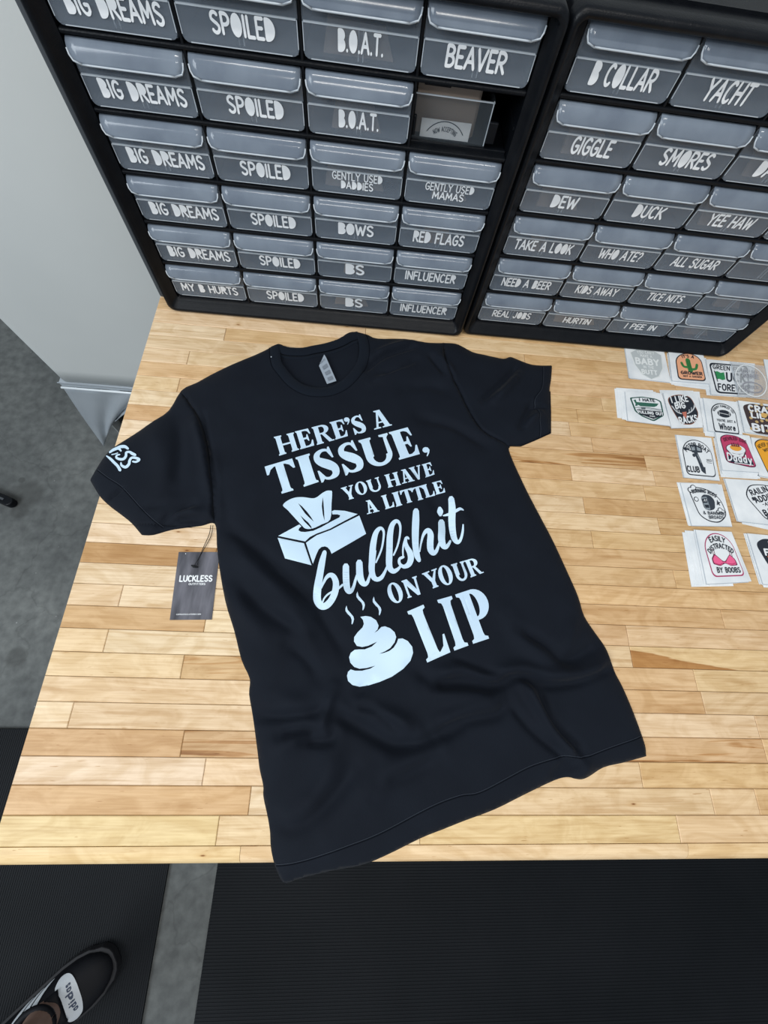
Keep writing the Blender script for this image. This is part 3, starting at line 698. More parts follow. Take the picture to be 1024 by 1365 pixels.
for a, s_, pts in ((-.005, .007, [(0,395),(120,370),(250,400),(380,350),(500,385),(650,370),(800,310)]), (.005, .011, [(0,345),(120,310),(250,350),(380,310),(520,340),(700,330),(790,280)]),
                   (-.0045, .009, [(380,130),(500,200),(600,275),(740,205)]), (-.003, .006, [(100,270),(230,320),(330,340),(480,350)]),
                   (.0055, .008, [(400,370),(480,500),(560,620),(650,715)]), (-.003, .006, [(350,480),(450,600),(590,712)]), (-.004, .007, [(480,400),(530,550),(680,700)]),
                   (-.0035, .008, [(0,610),(150,550),(290,520),(325,450)]), (.0035, .011, [(0,560),(150,490),(300,450)]), (.003, .016, [(330,60),(420,200),(560,290)]), (.003, .014, [(640,60),(600,180),(560,240)]),
                   (-.004, .008, [(560,790),(640,740),(660,710)]), (.004, .010, [(680,720),(690,800)])):
    fold(a, s_, 580, 800, k1, pts)
for a, s_, pts in ((-.0035, .010, [(440,690),(560,780),(700,900),(830,1010),(938,1130)]), (.004, .014, [(470,820),(600,930),(760,1080),(900,1200)]), (-.003, .010, [(500,1010),(640,1150),(850,1290)]), (.003, .014, [(460,1060),(560,1210),(700,1340)]),
                   (-.002, .012, [(360,380),(400,520),(430,700)]), (.003, .012, [(340,300),(370,450),(385,640)])):
    fold(a, s_, 200, 540, 4.264, pts)
for a, s_, pts in ((-.0022, .0022, [(670,110),(770,270),(820,440),(848,650),(858,890)]), (-.0025, .004, [(790,230),(830,450),(868,640),(876,880)]), (.0035, .008, [(740,280),(790,470),(820,700)]), (-.004, .006, [(520,930),(600,860),(730,800)]),
                   (-.0035, .003, [(200,765),(290,700)]), (-.0025, .005, [(430,820),(540,800)]), (.004, .010, [(560,880),(700,850),(800,860)]), (-.0035, .005, [(560,930),(680,890),(800,900)]), (.003, .02, [(480,300),(560,560),(560,760)]), (-.0025, .012, [(640,260),(650,480),(620,700)])):
    fold(a, s_, 100, 500, 4.655, pts)
for a, s_, pts in ((-.0025, .0022, [(245,140),(255,250),(330,400),(420,580),(500,680),(640,750)]), (-.0035, .005, [(160,205),(240,310)]), (.0035, .008, [(200,190),(300,320)]), (-.004, .007, [(480,480),(560,410),(650,330),(700,260)]), (.005, .009, [(560,480),(640,400),(700,320)]),
                   (-.004, .004, [(790,530),(875,515)]), (-.004, .006, [(720,640),(790,500)]), (.005, .008, [(760,620),(840,560)]), (-.003, .010, [(100,590),(300,640),(500,760)]), (-.002, .012, [(0,400),(160,390),(280,430)])):
    fold(a, s_, 540, 430, 4.655, pts)
for a, s_, pts in ((-.004, .006, [(690,340),(800,250),(990,190)]), (-.003, .007, [(780,370),(900,330),(1000,270)]), (.004, .009, [(740,250),(850,200),(980,160)]), (.0035, .010, [(720,420),(850,370),(960,310)])):
    fold(a, s_, 340, 420, 4.6545, pts)
fold(-.003, .010, 360, 700, 3.2, [(0,180),(120,260),(240,420),(330,560)]); fold(.003, .012, 360, 700, 3.2, [(0,330),(110,400),(190,540)]); fold(-.003, .010, 360, 700, 3.2, [(610,600),(680,650),(800,680),(1000,670)]); fold(.003, .012, 360, 700, 3.2, [(640,700),(800,720),(960,700)])
fold(-.002, .010, 360, 700, 3.2, [(330,240),(420,270),(560,230)]); fold(-.002, .012, 340, 530, 3.01, [(700,380),(800,560),(830,650)]); fold(.002, .015, 340, 530, 3.01, [(740,330),(860,520),(900,640)])
def segdist(P, L, closed=False):
    A = L; B = np.roll(L, -1, axis=0) if closed else L[1:]; A = A if closed else L[:-1]
    D = np.full(len(P), 1e9)
    for a, b in zip(A, B):
        ab = b-a; t = np.clip(((P-a)@ab)/max(ab@ab, 1e-12), 0, 1); q = P-(a+t[:, None]*ab)
        D = np.minimum(D, q[:, 0]**2+q[:, 1]**2)
    return np.sqrt(D)
def surf(P):
    """height of the upper cloth at world x,y"""
    P = np.asarray(P); d = segdist(P, OUTW, True)
    h = .0012+.0068*(1-np.exp(-d/.010))
    edge = np.clip(d/.006, 0, 1)
    for a, s_, L in FOLDS:
        lo = L.min(0)-3*s_; hi = L.max(0)+3*s_
        m = np.where((P[:, 0] > lo[0]) & (P[:, 0] < hi[0]) & (P[:, 1] > lo[1]) & (P[:, 1] < hi[1]))[0]
        if not len(m): continue
        # taper towards the fold's ends
        Pm = P[m]; D = segdist(Pm, L); e = np.minimum(np.linalg.norm(Pm-L[0], axis=1), np.linalg.norm(Pm-L[-1], axis=1))
        h[m] += 1.25*a*np.exp(-(D/s_)**2)*np.clip(.35+e/(3*s_), 0, 1)*np.maximum(edge[m], .35)
    x, y = P[:, 0], P[:, 1]
    h += edge*(.0006*np.sin(x*61+2*np.sin(y*37))*np.sin(y*53+1.3*np.sin(x*41))+.0004*np.sin(x*23-y*90+3*np.sin(x*30)))
    return np.maximum(h, .0010)+basez(x, y)
def drape(px, off=.0007):
    px = np.asarray(px, float).reshape(-1, 2); D = ray(px); z = np.full(len(px), .006)
    for _ in range(4):
        t = (z-CAM[2])/D[:, 2]; W = CAM+D*t[:, None]; z = surf(W[:, :2])+off
    W[:, 2] = z; return W
shirt = thing('t_shirt', 'black cotton t-shirt with pale blue slogan print, spread on the workbench', 't-shirt', (.42, .35, 0))
# neck opening (inner edge of the front rib), armhole seams
NECK = zz(340, 420, 4.6545, [(148,185),(160,290),(200,350),(265,418),(330,450),(400,458),(470,448),(540,412),(602,350),(640,280),(650,200),(632,112)])
BACK = zz(340, 420, 4.6545, [(632,104),(600,112),(560,125),(520,150),(470,170),(420,181),(350,195),(300,206),(240,206),(200,200),(170,188)])
SEAML = zz(100, 500, 4.655, [(655,100),(770,270),(820,440),(848,650),(858,890),(860,930)])
SEAMR = zz(540, 430, 4.655, [(243,110),(255,250),(330,400),(420,580),(500,680),(640,750),(660,780)])
neckw = resample(wpx(spline(NECK, 4), .005), .004); backw = resample(wpx(spline(BACK, 3), .002), .004)
necklp = np.vstack([neckw, backw])
sl, sr = resample(wpx(spline(SEAML, 4), .007), .004), resample(wpx(spline(SEAMR, 4), .007), .004)
def cloth():
    st = .0040; lo, hi = OUTW.min(0), OUTW.max(0)
    G = np.array([(x+(j % 2)*st/2, y) for j, y in enumerate(np.arange(lo[1], hi[1], st*.87)) for x in np.arange(lo[0], hi[0], st)])
    G = G[inside(G, OUTW)]; d = segdist(G, OUTW, True); G = G[d > .0016]
    for L in (neckw, sl, sr): G = G[segdist(G, L) > .0012]
    vs = []; ed = []
    def addl(L, closed):
        n0 = len(vs); vs.extend(L); n = len(L); ed.extend((n0+i, n0+(i+1) % n) for i in range(n if closed else n-1))
    addl(OUTW, True); addl(neckw, False); addl(sl, False); addl(sr, False); vs.extend(G)
    rv, _, rf, *_ = delaunay_2d_cdt([Vector((float(a), float(b))) for a, b in vs], ed, [], 0, 1e-7)
    V = np.array([(p.x, p.y) for p in rv]); T = np.array([t for t in rf if len(t) == 3]); cen = V[T].mean(1)
    k = inside(cen, OUTW); T = T[k]; cen = cen[k]
    return V, T, cen
V, T, cen = cloth(); Zs = surf(V)
bnd = segdist(V, OUTW, True) < 1e-5
Zs[bnd] = basez(V[bnd, 0], V[bnd, 1])+.0006
def sleeve_poly(sm_, side):
    a = sm_[0]; b = sm_[-1]
    far = [(-.3, b[1]-.25), (-.3, a[1]+.1)] if side < 0 else [(1.0, b[1]-.1), (1.0, a[1]+.1)]
    return np.vstack([sm_, far])
inL = inside(cen, np.vstack([sl, [(-.3, sl[-1][1]-.02), (-.3, .75), (sl[0][0], .75)]]))
inR = inside(cen, np.vstack([sr, [(1.0, sr[-1][1]-.01), (1.0, .8), (sr[0][0], .8)]]))
inN = inside(cen, necklp)
def sub_mesh(name, mask, mt, zoff=0.0, zabs=None, parent=None):
    t_ = T[mask]; u, iv = np.unique(t_, return_inverse=True); z = Zs[u]+zoff if zabs is None else zabs(V[u])
    o = mesh(name, np.c_[V[u], z], iv.reshape(-1, 3), mt, None, True); kid(o, shirt)
    m = o.modifiers.new('s', 'SOLIDIFY'); m.thickness = .0009; m.offset = -1; return o
sub_mesh('body_panel', ~inL & ~inR & ~inN, M_shirt)
sub_mesh('sleeve', inL, M_shirt); sub_mesh('sleeve', inR, M_shirt)
# back panel seen through the neck, lying lower
def backz(P): return .0022+.0016*np.clip(segdist(P, neckw)/.02, 0, 1)*0+.0005*np.sin(P[:, 0]*80)*np.sin(P[:, 1]*60)
sub_mesh('back_neck_panel', inN, M_shirt, zabs=backz)
def band(name, L, wd, off, mt, zf=surf, lift=.0011, thick=.0006, sm=True):
    L = np.array(L); n = len(L); d = np.gradient(L, axis=0); d /= np.linalg.norm(d, axis=1, keepdims=True); nr = np.stack([-d[:, 1], d[:, 0]], 1)
    ks = np.linspace(-.5, .5, 7); P = np.vstack([L+nr*(off+wd*k) for k in ks]); bump = np.repeat(1-(2*ks)**4, n)
    z = zf(P)+lift*bump; v = np.c_[P, z]
    f = [(r*n+i, r*n+i+1, (r+1)*n+i+1, (r+1)*n+i) for r in range(6) for i in range(n-1)]
    o = mesh(name, v, f, mt, None, sm); kid(o, shirt); return o
nk = resample(wpx(spline(NECK, 6), .007), .003)
band('front_collar_rib', nk, .0165, -.0072, M_rib, lift=.0016)
band('collar_seam', resample(wpx(spline(NECK, 6), .007), .003), .0012, -.0163, M_seam, lift=.0008)
bk = resample(wpx(spline(zz(340, 420, 4.6545, [(636,106),(615,108),(570,124),(520,152),(470,170),(420,183),(350,196),(300,207),(240,207),(200,201),(150,184)]), 6), .004), .003)
bz = lambda P: .0042+.0012*np.clip(segdist(P, neckw)/.02, 0, 1)
band('back_collar_rib', bk, .0165, .0078, M_rib, zf=bz, lift=.0018)
band('neck_tape', bk, .006, .0185, M_rib, zf=lambda P: backz(P)+.0004, lift=.0008)
# stitching at hem and cuffs
HEM = zz(320, 860, k1, [(160,1018),(300,985),(440,935),(580,885),(720,820),(870,740),(1000,690)])+zz(580, 800, k1, [(200,880),(330,815),(450,755),(590,715),(680,718),(800,675),(948,625)])
CUL = zz(100, 500, 4.655, [(128,585),(200,640),(290,700),(400,822),(480,900),(535,942)]); CUR = zz(540, 430, 4.655, [(858,268),(848,400),(800,480),(820,560),(836,640),(842,705)])
for nm, L in (('hem_stitching', HEM), ('cuff_stitching', CUL), ('cuff_stitching', CUR)):
    Lw = resample(wpx(spline(L, 6), .007), .002)
    band(nm, Lw, .0009, 0, M_seam, lift=.0006); band(nm, Lw, .0007, .0016, M_stitch, lift=.0005)
for L in (SEAML, SEAMR): band('armhole_seam', resample(wpx(spline(L, 6), .007), .002)[2:-2], .0008, 0, M_seam, lift=.0004)
# care label in the neck
def quadmap(q, z):
    W = Pz(q, z) if np.isscalar(z) else np.vstack([Pz([a], b) for a, b in zip(q, z)])
    TL, TR, BR, BL = W
    def fn(P):
        u, v_ = P[:, :1], P[:, 1:2]
        return BL*(1-u)*(1-v_)+BR*u*(1-v_)+TL*(1-u)*v_+TR*u*v_
    return fn
ql = zz(340, 420, 4.6545, [(385,288),(432,242),(505,408),(447,427)])
fn = quadmap(ql, [.0062, .0075, .0072, .0062]); s = Flat(); s.poly([(0, 0), (1, 0), (1, .86), (.95, 1), (.0, .80)])
lab = s.build('care_label', fn, M_care); kid(lab, shirt); m = lab.modifiers.new('s', 'SOLIDIFY'); m.thickness = .0005
s = Flat()
for i, cy in enumerate((.62, .38, .15)): s.poly([(.25, cy-.07), (.78, cy-.07), (.78, cy+.06), (.25, cy+.06)])
s.text('SLIM FIT', .5, .82, .05, .6, .2); up = lambda P: fn(P)+np.array([0, 0, .0008])
o = s.build('label_print', up, M_care2); set_child(o, lab); o.matrix_parent_inverse = Matrix.Identity(4)
s = MB(); c = Pz([(361.5, 476)], .0105)[0]; s.tube([c, c+np.array([.0004, 0, .001])], .0009, 8); kid(s.build('pin_dot', M_edge), shirt)
# lower layer of the right cuff, peeping out
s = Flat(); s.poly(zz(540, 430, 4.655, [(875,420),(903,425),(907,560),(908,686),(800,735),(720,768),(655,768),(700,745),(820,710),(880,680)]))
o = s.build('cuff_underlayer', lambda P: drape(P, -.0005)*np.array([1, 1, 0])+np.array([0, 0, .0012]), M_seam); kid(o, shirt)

# ---- print: bold serif letters built as outlines in a metric frame (height 1)
def I_(a, b, o=.07, sv=.075):
    return [[(a-o, 0), (a-o, sv*.75), (a-o*.2, sv*1.1), (a, sv*2), (a, 1-sv*2), (a-o*.2, 1-sv*1.1), (a-o, 1-sv*.75), (a-o, 1), (b+o, 1), (b+o, 1-sv*.75), (b+o*.2, 1-sv*1.1), (b, 1-sv*2), (b, sv*2), (b+o*.2, sv*1.1), (b+o, sv*.75), (b+o, 0)]]
def rib2(pts, w_):
    V_r, F_r = ribbon(spline([p+(x,) for p, x in zip(pts, w_)], 6) and [q[:2] for q in spline([p+(x,) for p, x in zip(pts, w_)], 6)], [q[2] for q in spline([p+(x,) for p, x in zip(pts, w_)], 6)])
    return [[tuple(V_r[i]) for i in f] for f in F_r]
def serifglyph(ch, w_, st):
    """returns list of polygons and list of holes"""
    h = .085; o = .065; P = []; H = []
    if ch == 'I': P += I_(o, w_-o, o)
    elif ch == 'H':
        P += I_(o, o+st, o)+I_(w_-o-st, w_-o, o)+[[(o+st*.5, .455), (w_-o-st*.5, .455), (w_-o-st*.5, .545), (o+st*.5, .545)]]
    elif ch == 'E':
        P += I_(o, o+st, o*1)
        P += [[(o, 1), (w_*.93, 1), (w_*.97, .70), (w_*.90, .70), (w_*.80, .86), (w_*.66, .915), (o, .915)], [(o, 0), (w_*.95, 0), (w_*1.0, .34), (w_*.93, .34), (w_*.80, .15), (w_*.64, .085), (o, .085)],
              [(o, .455), (w_*.62, .455), (w_*.70, .33), (w_*.76, .33), (w_*.76, .70), (w_*.70, .70), (w_*.62, .55), (o, .55)]]
    elif ch == 'L':
        P += I_(o, o+st, o); P += [[(o, 0), (w_*.95, 0), (w_*1.0, .36), (w_*.93, .36), (w_*.80, .16), (w_*.62, .085), (o, .085)]]
    elif ch == 'T':
        c = w_/2; P += [[(c-st/2-o, 0), (c-st/2-o, .055), (c-st/2-.01, .09), (c-st/2, .15), (c-st/2, 1), (c+st/2, 1), (c+st/2, .15), (c+st/2+.01, .09), (c+st/2+o, .055), (c+st/2+o, 0)]]
        P += [[(c, 1), (0, 1), (-.01, .70), (.055, .70), (w_*.16, .84), (w_*.30, .91), (c, .92)], [(c, 1), (w_, 1), (w_+.01, .70), (w_-.055, .70), (w_*.84, .84), (w_*.70, .91), (c, .92)]]
    elif ch == 'R':
        P += I_(o, o+st, o); P += [arcp(w_*.50, .745, w_*.40, .255, 100, -100)+[(o+st*.4, .49), (o+st*.4, 1)]]; H += [[(o+st, .915)]+arcp(w_*.50, .745, w_*.40-st*.92, .17, 90, -90)+[(o+st, .575)]]
        P += [[(w_*.42, .53), (w_*.62, .53), (w_*.93, .07), (w_+.05, .055), (w_+.05, 0), (w_*.74, 0)]]
    elif ch == 'P':
        P += I_(o, o+st, o); P += [arcp(w_*.52, .70, w_*.46, .30, 90, -90, 14)+[(o+st*.4, .40), (o+st*.4, 1)]]; H += [[(o+st, .93)]+arcp(w_*.46, .70, w_*.52-st*1.0, .23, 90, -90)+[(o+st, .47)]]
    elif ch == 'O':
        P += [arcp(w_/2, .5, w_/2, .52, 0, 360, 28)]; H += [arcp(w_/2, .5, w_/2-st, .44, 0, 360, 24)]
    elif ch == 'U':
        P += [[(0, 1), (0, .94), (o*.8, .90), (o, .85)]+[(o, .38)]+arcp(w_*.52, .36, w_*.52-o, .38, 180, 360, 18)+[(w_-o, .85), (w_-o*.4, .91), (w_+.02, .94), (w_+.02, 1), (w_-.28*w_-.02, 1), (w_*.70, .94), (w_-o-.1, .90), (w_-o-.11, .85), (w_-o-.11, .34)]
              +arcp(w_*.55-.02, .33, w_*.45-st*.85+.02, .235, 360, 180, 12)+[(o+st, .36), (o+st, .85), (o+st+.01, .91), (o+st+o, .94), (o+st+o, 1)]]
    elif ch == 'N':
        t_ = st*.52; P += [[(0, 1), (0, .94), (o, .90), (o, .09), (0, .055), (0, 0), (o+t_+o, 0), (o+t_+o, .055), (o+t_, .09), (o+t_, .80), (o+t_, 1)], [(0, 1), (o+st, 1), (w_-o, .12), (w_-o, 0), (w_-o-st*.75, 0), (o, .86)],
                          [(w_-o-t_, .1), (w_-o, 0), (w_-o, .90), (w_, .94), (w_, 1), (w_-2*o-t_, 1), (w_-2*o-t_, .94), (w_-o-t_, .90)]]
    elif ch == 'A':
        ax = w_*.37; t_ = st*.42
        P += [[(ax-.02, 1), (ax-.16*w_, 1), (ax-.16*w_, .95), (ax-.04*w_, .90), (w_*.15, .08), (0, .055), (0, 0), (w_*.40, 0), (w_*.40, .055), (w_*.15+t_, .09), (ax+.06*w_, .80)], [(ax-.04*w_, 1), (ax+.19*w_, 1), (w_*.90, .08), (w_, .055), (w_, 0), (w_*.48, 0), (w_*.48, .055), (w_*.90-st, .09)],
              [(w_*.2, .28), (w_*.72, .28), (w_*.70, .36), (w_*.22, .36)]]
    elif ch == 'V':
        P += [[(0, 1), (0, .945), (w_*.09, .91), (w_*.46, 0), (w_*.62, 0), (w_*.62, .12), (w_*.09+st, .91), (w_*.50, .945), (w_*.50, 1)], [(w_*.48, 0), (w_*.62, 0), (w_*.91, .91), (w_, .945), (w_, 1), (w_*.66, 1), (w_*.66, .945), (w_*.78, .91), (w_*.55, .22)]]
    elif ch == 'Y':
        c = w_*.50; P += [[(c-st/2-o, 0), (c-st/2-o, .055), (c-st/2, .10), (c-st/2, .42), (c+st/2, .42), (c+st/2, .10), (c+st/2+o, .055), (c+st/2+o, 0)],
                         [(0, 1), (0, .945), (w_*.08, .91), (c-st/2, .36), (c+st/2, .40), (c-.02, .62), (w_*.08+st, .91), (w_*.50, .945), (w_*.50, 1)], [(c, .42), (c+st/2, .38), (w_*.90, .91), (w_, .945), (w_, 1), (w_*.64, 1), (w_*.64, .945), (w_*.78, .91), (c+.02, .56)]]
    elif ch == 'S':
        P += rib2([(w_*.86, .80), (w_*.70, .93), (w_*.45, .95), (w_*.20, .85), (w_*.17, .70), (w_*.35, .58), (w_*.62, .46), (w_*.82, .32), (w_*.78, .14), (w_*.52, .05), (w_*.28, .08), (w_*.13, .22)],
                  [.05, .08, .10, .18, .22, .28, .30, .26, .20, .10, .08, .05])
        P += [[(w_*.80, 1.02), (w_*.88, 1.02), (w_*.94, .66), (w_*.86, .66), (w_*.70, .88)], [(0, .36), (w_*.08, .36), (w_*.30, .12), (w_*.10, -.03), (w_*.02, -.03)]]
    elif ch in "',":
        P += [disc((w_*.38, .72), .30 if w_ > .5 else .26, 16), rib_tail(w_)]
    return P, H
def arcp(cx, cy, rx, ry, a0, a1, n=12): return arc(cx, cy, rx, ry, a0, a1, n)
def rib_tail(w_): return [(w_*.40, 1.0), (w_*.75, .92), (w_*.95, .62), (w_*.80, .30), (w_*.42, 0), (w_*.30, .06), (w_*.55, .35), (w_*.55, .55)]
ZA, ZB, ZC, ZD, ZF, ZH = (345, 540, 6.4), (480, 540, 6.4), (360, 640, 6.4), (490, 640, 6.4), (510, 730, 6.4), (530, 770, 7.3143)
LET = [
 ('H', ZA, (128,272), (298,232), (345,380), (175,432), .27), ('E', ZA, (308,225), (428,197), (480,342), (355,378), .27), ('R', ZA, (450,190), (596,152), (640,300), (497,340), .27), ('E', ZA, (603,147), (722,117), (766,262), (655,295), .27),
 ("'", ZA, (722,112), (775,98), (785,160), (742,172), .2), ('S', ZA, (780,104), (876,78), (925,232), (818,250), .27), ('A', ZB, (80,60), (231,22), (273,172), (122,210), .28),
 ('T', ZA, (50,525), (285,455), (363,708), (130,775), .27), ('I', ZA, (312,447), (432,412), (512,655), (385,697), .29), ('S', ZA, (450,400), (618,352), (708,610), (530,655), .27), ('S', ZA, (660,345), (822,298), (912,550), (735,595), .27),
 ('U', ZB, (-15,302), (228,238), (308,480), (66,545), .28), ('E', ZB, (245,232), (418,186), (520,415), (335,467), .30), (',', ZB, (528,368), (592,350), (605,430), (555,442), .2),
 ('Y', ZC, (603,68), (706,38), (745,148), (645,175), .26), ('O', ZC, (712,28), (808,2), (842,108), (745,135), .26), ('U', ZB, (50,647), (157,612), (192,722), (88,752), .26), ('H', ZB, (207,597), (318,568), (352,680), (240,705), .26),
 ('A', ZB, (327,560), (432,532), (468,645), (360,672), .28), ('V', ZB, (415,537), (512,509), (548,622), (450,648), .28), ('E', ZB, (527,507), (605,485), (640,590), (560,618), .27),
 ('A', ZC, (795,182), (898,157), (935,265), (828,292), .28), ('L', ZD, (115,135), (197,112), (235,225), (153,250), .26), ('I', ZD, (207,110), (262,95), (298,212), (245,228), .26), ('T', ZD, (272,92), (376,65), (412,178), (308,205), .26),
 ('T', ZD, (368,70), (472,42), (508,155), (400,182), .26), ('L', ZD, (460,45), (543,22), (582,130), (498,152), .26), ('E', ZD, (550,22), (632,0), (668,102), (585,125), .27),
 ('O', ZF, (20,322), (137,284), (195,448), (78,487), .22), ('N', ZF, (160,285), (290,240), (335,395), (215,432), .22), ('Y', ZF, (335,222), (460,175), (515,318), (395,362), .22), ('O', ZF, (455,172), (566,138), (620,298), (508,332), .22),
 ('U', ZF, (583,145), (690,113), (745,262), (635,298), .22), ('R', ZF, (695,112), (805,80), (858,215), (753,255), .22),
 ('L', ZH, (95,330), (325,232), (528,722), (290,828), .20), ('I', ZH, (387,218), (528,178), (692,662), (555,712), .20), ('P', ZH, (562,165), (832,75), (1008,555), (738,645), .19)]
def glyph_px(ch, z_, TL, TR, BR, BL, st):
    TL, TR, BR, BL = [np.array(q, float) for q in (TL, TR, BR, BL)]
    w_ = (np.linalg.norm(TR-TL)+np.linalg.norm(BR-BL))/(np.linalg.norm(TL-BL)+np.linalg.norm(TR-BR))
    P, H = serifglyph(ch, w_, st); ox, oy, k = z_
    def m(L):
        out = []
        for x, y in L:
            u = x/w_; p = BL*(1-u)*(1-y)+BR*u*(1-y)+TL*(1-u)*y+TR*u*y; out.append((ox+p[0]/k, oy+p[1]/k))
        return out
    return [m(p) for p in P], [m(h) for h in H]
def ink_on_shirt(name, polys, holes, mt=None, parent=shirt, off=.0009):
    vs = []; fs = []
    for p in polys:
        n0 = len(vs); vs += p; fs.append(tuple(range(n0, n0+len(p))))
    Vp, F = union(vs, fs, 3.2, holes); o = mesh(name, drape(Vp, off), F, mt or M_print, None, True); kid(o, shirt); return o
# lines of the slogan, one printed part per word
WORDS = [(0, 6), (6, 7), (7, 14), (14, 17), (17, 21), (21, 22), (22, 28), (28, 30), (30, 34), (34, 37)]
for a, b in WORDS:
    polys = []; holes = []
    for L in LET[a:b]: p, h = glyph_px(*L); polys += p; holes += h
    ink_on_shirt('printed_word', polys, holes)
def sc_(z_, *pts):
    ox, oy, k = z_; P = spline([(x, y, w_) for x, y, w_ in pts], 7); V_r, F_r = ribbon([(ox+p[0]/k, oy+p[1]/k) for p in P], [p[2]/k for p in P])
    return [[tuple(V_r[i]) for i in f] for f in F_r]
ZE = (400, 720, 6.4)
scr = []
scr += sc_(ZE, (210,102,36),(188,190,54),(168,300,60),(150,410,66),(146,500,66),(165,548,60),(195,566,58),(235,550,58),(275,500,56),(302,430,56),(306,360,52),(285,310,46),(255,298,38),(225,320,28),(200,365,20),(180,410,14))
scr += sc_(ZE, (186,548,12),(205,500,14),(235,465,16),(275,440,16),(320,418,18),(365,380,18))
scr += sc_(ZE, (392,222,54),(392,290,56),(395,360,56),(402,410,54),(418,438,44),(440,430,34),(458,395,26),(472,345,22),(485,300,18))
scr += sc_(ZE, (506,190,54),(508,250,58),(512,310,60),(528,355,54),(552,375,42),(575,360,30),(590,320,22),(602,280,20),(612,250,20))
scr += sc_(ZD, (72,702,14),(100,640,15),(122,580,16),(136,500,17),(138,440,20),(120,412,26),(95,418,34),(68,460,44),(50,540,52),(42,620,54),(38,700,54))+sc_(ZE, (626,90,52),(614,190,54),(612,260,52),(628,315,46),(660,335,38),(695,318,34),(722,275,24),(740,235,20),(752,210,18))
scr += sc_(ZD, (222,640,14),(245,590,15),(262,540,16),(276,470,17),(280,400,20),(265,358,26),(238,352,34),(208,390,44),(192,470,52),(188,560,54),(186,650,54),(184,710,54))+sc_(ZE, (762,100,54),(760,190,54),(768,240,50),(795,265,42),(825,255,32),(850,232,22),(862,215,18))
scr += sc_(ZD, (352,500,16),(340,490,22),(328,498,26),(324,530,30),(338,575,40),(362,620,50),(370,670,52),(352,718,46),(315,738,34),(285,725,26),(270,700,24),(274,672,22),(295,660,24),(308,656,18))+sc_(ZD, (304,655,12),(302,600,14),(308,550,16),(324,505,22))
scr += sc_(ZD, (414,262,50),(412,340,60),(408,450,60),(410,560,54),(422,640,50),(440,685,34))+sc_(ZD, (446,610,10),(455,550,14),(472,480,22),(495,440,32),(520,430,42),(538,465,52),(535,530,56),(538,590,54),(560,622,44),(585,608,32),(602,570,24),(615,530,18))
scr += sc_(ZD, (630,358,54),(634,430,60),(632,500,60),(645,555,52),(668,570,40),(690,550,28),(706,520,20))+sc_(ZD, (617,243,36),(620,268,52),(622,294,34))
scr += sc_(ZD, (714,158,50),(722,240,60),(720,340,60),(726,430,56),(742,500,48),(770,530,34),(795,505,24),(812,440,20),(816,380,12))+sc_(ZD, (648,303,12),(700,290,26),(755,262,26),(790,245,24),(818,255,10))
ink_on_shirt('printed_word', scr, [])
def zp(z_, pts): ox, oy, k = z_; return [(ox+x/k, oy+y/k) for x, y in pts]
slit = lambda pts: zp(ZC, pts)
ink_on_shirt('printed_tissue', [zp(ZC, spline([(110,215),(150,175),(210,150),(280,145),(360,155),(400,145),(440,115),(480,92),(515,90),(530,102),(525,200),(514,335),(440,378),(365,412),(305,414),(270,385),(200,310),(150,255)], 3, True))],
             [slit([(240,197),(275,225),(320,275),(350,315),(374,355),(335,320),(300,285),(265,235)]), slit([(450,145),(457,200),(462,270),(466,348),(450,290),(442,220)]), slit([(258,300),(290,330),(325,360),(352,395),(357,416),(320,380),(290,350)])])
ink_on_shirt('printed_box', [zp(ZC, [(70,476),(250,378),(268,395),(250,408),(242,428),(262,440),(300,443),(370,432),(440,400),(520,355),(592,318),(600,300),(575,292),(532,292),(527,265),(550,256),(640,262),(748,290),(640,345),(510,415),(400,455),(340,485),(300,523)]),
             zp(ZC, [(65,492),(290,539),(354,726),(128,668)]), zp(ZC, [(307,535),(350,503),(400,470),(520,425),(640,362),(762,302),(820,458),(680,540),(525,628),(512,596),(492,574),(470,565),(440,570),(415,592),(395,635),(366,714)])], [])
ZG = (450, 800, 8.5333)
poop = [(260,190),(320,180),(380,190),(440,230),(468,290),(455,335),(418,372),(455,350),(480,325),(500,305),(540,298),(600,320),(650,365),(668,420),(650,480),(600,545),(540,582),(475,610),(530,600),(590,578),(640,540),(675,485),(690,440),(740,435),(800,465),(850,530),(860,600),(830,690),(750,780),(620,870),(480,930),(350,970),(250,985),(170,965),(120,920),(108,860),(120,815),(150,788),(200,803),(280,803),(370,780),(430,746),(330,772),(250,780),(190,760),(145,710),(132,650),(150,600),(195,565),(250,560),(310,560),(390,528),(452,472),(350,518),(280,533),(220,520),(188,470),(190,420),(230,365),(285,310),(300,270),(290,225)]
ink_on_shirt('printed_swirl', [zp(ZG, poop)], [])
wisp = [(103,62),(115,110),(150,150),(180,185),(188,215),(180,250),(168,275),(160,272),(162,225),(150,190),(118,160),(92,125),(90,95)]
for dx, dy in ((0, 0), (93/6.4, -120/6.4), (233/6.4, -77/6.4)): ink_on_shirt('printed_wisp', [[(x+dx, y+dy) for x, y in zp(ZG, wisp)]], [])
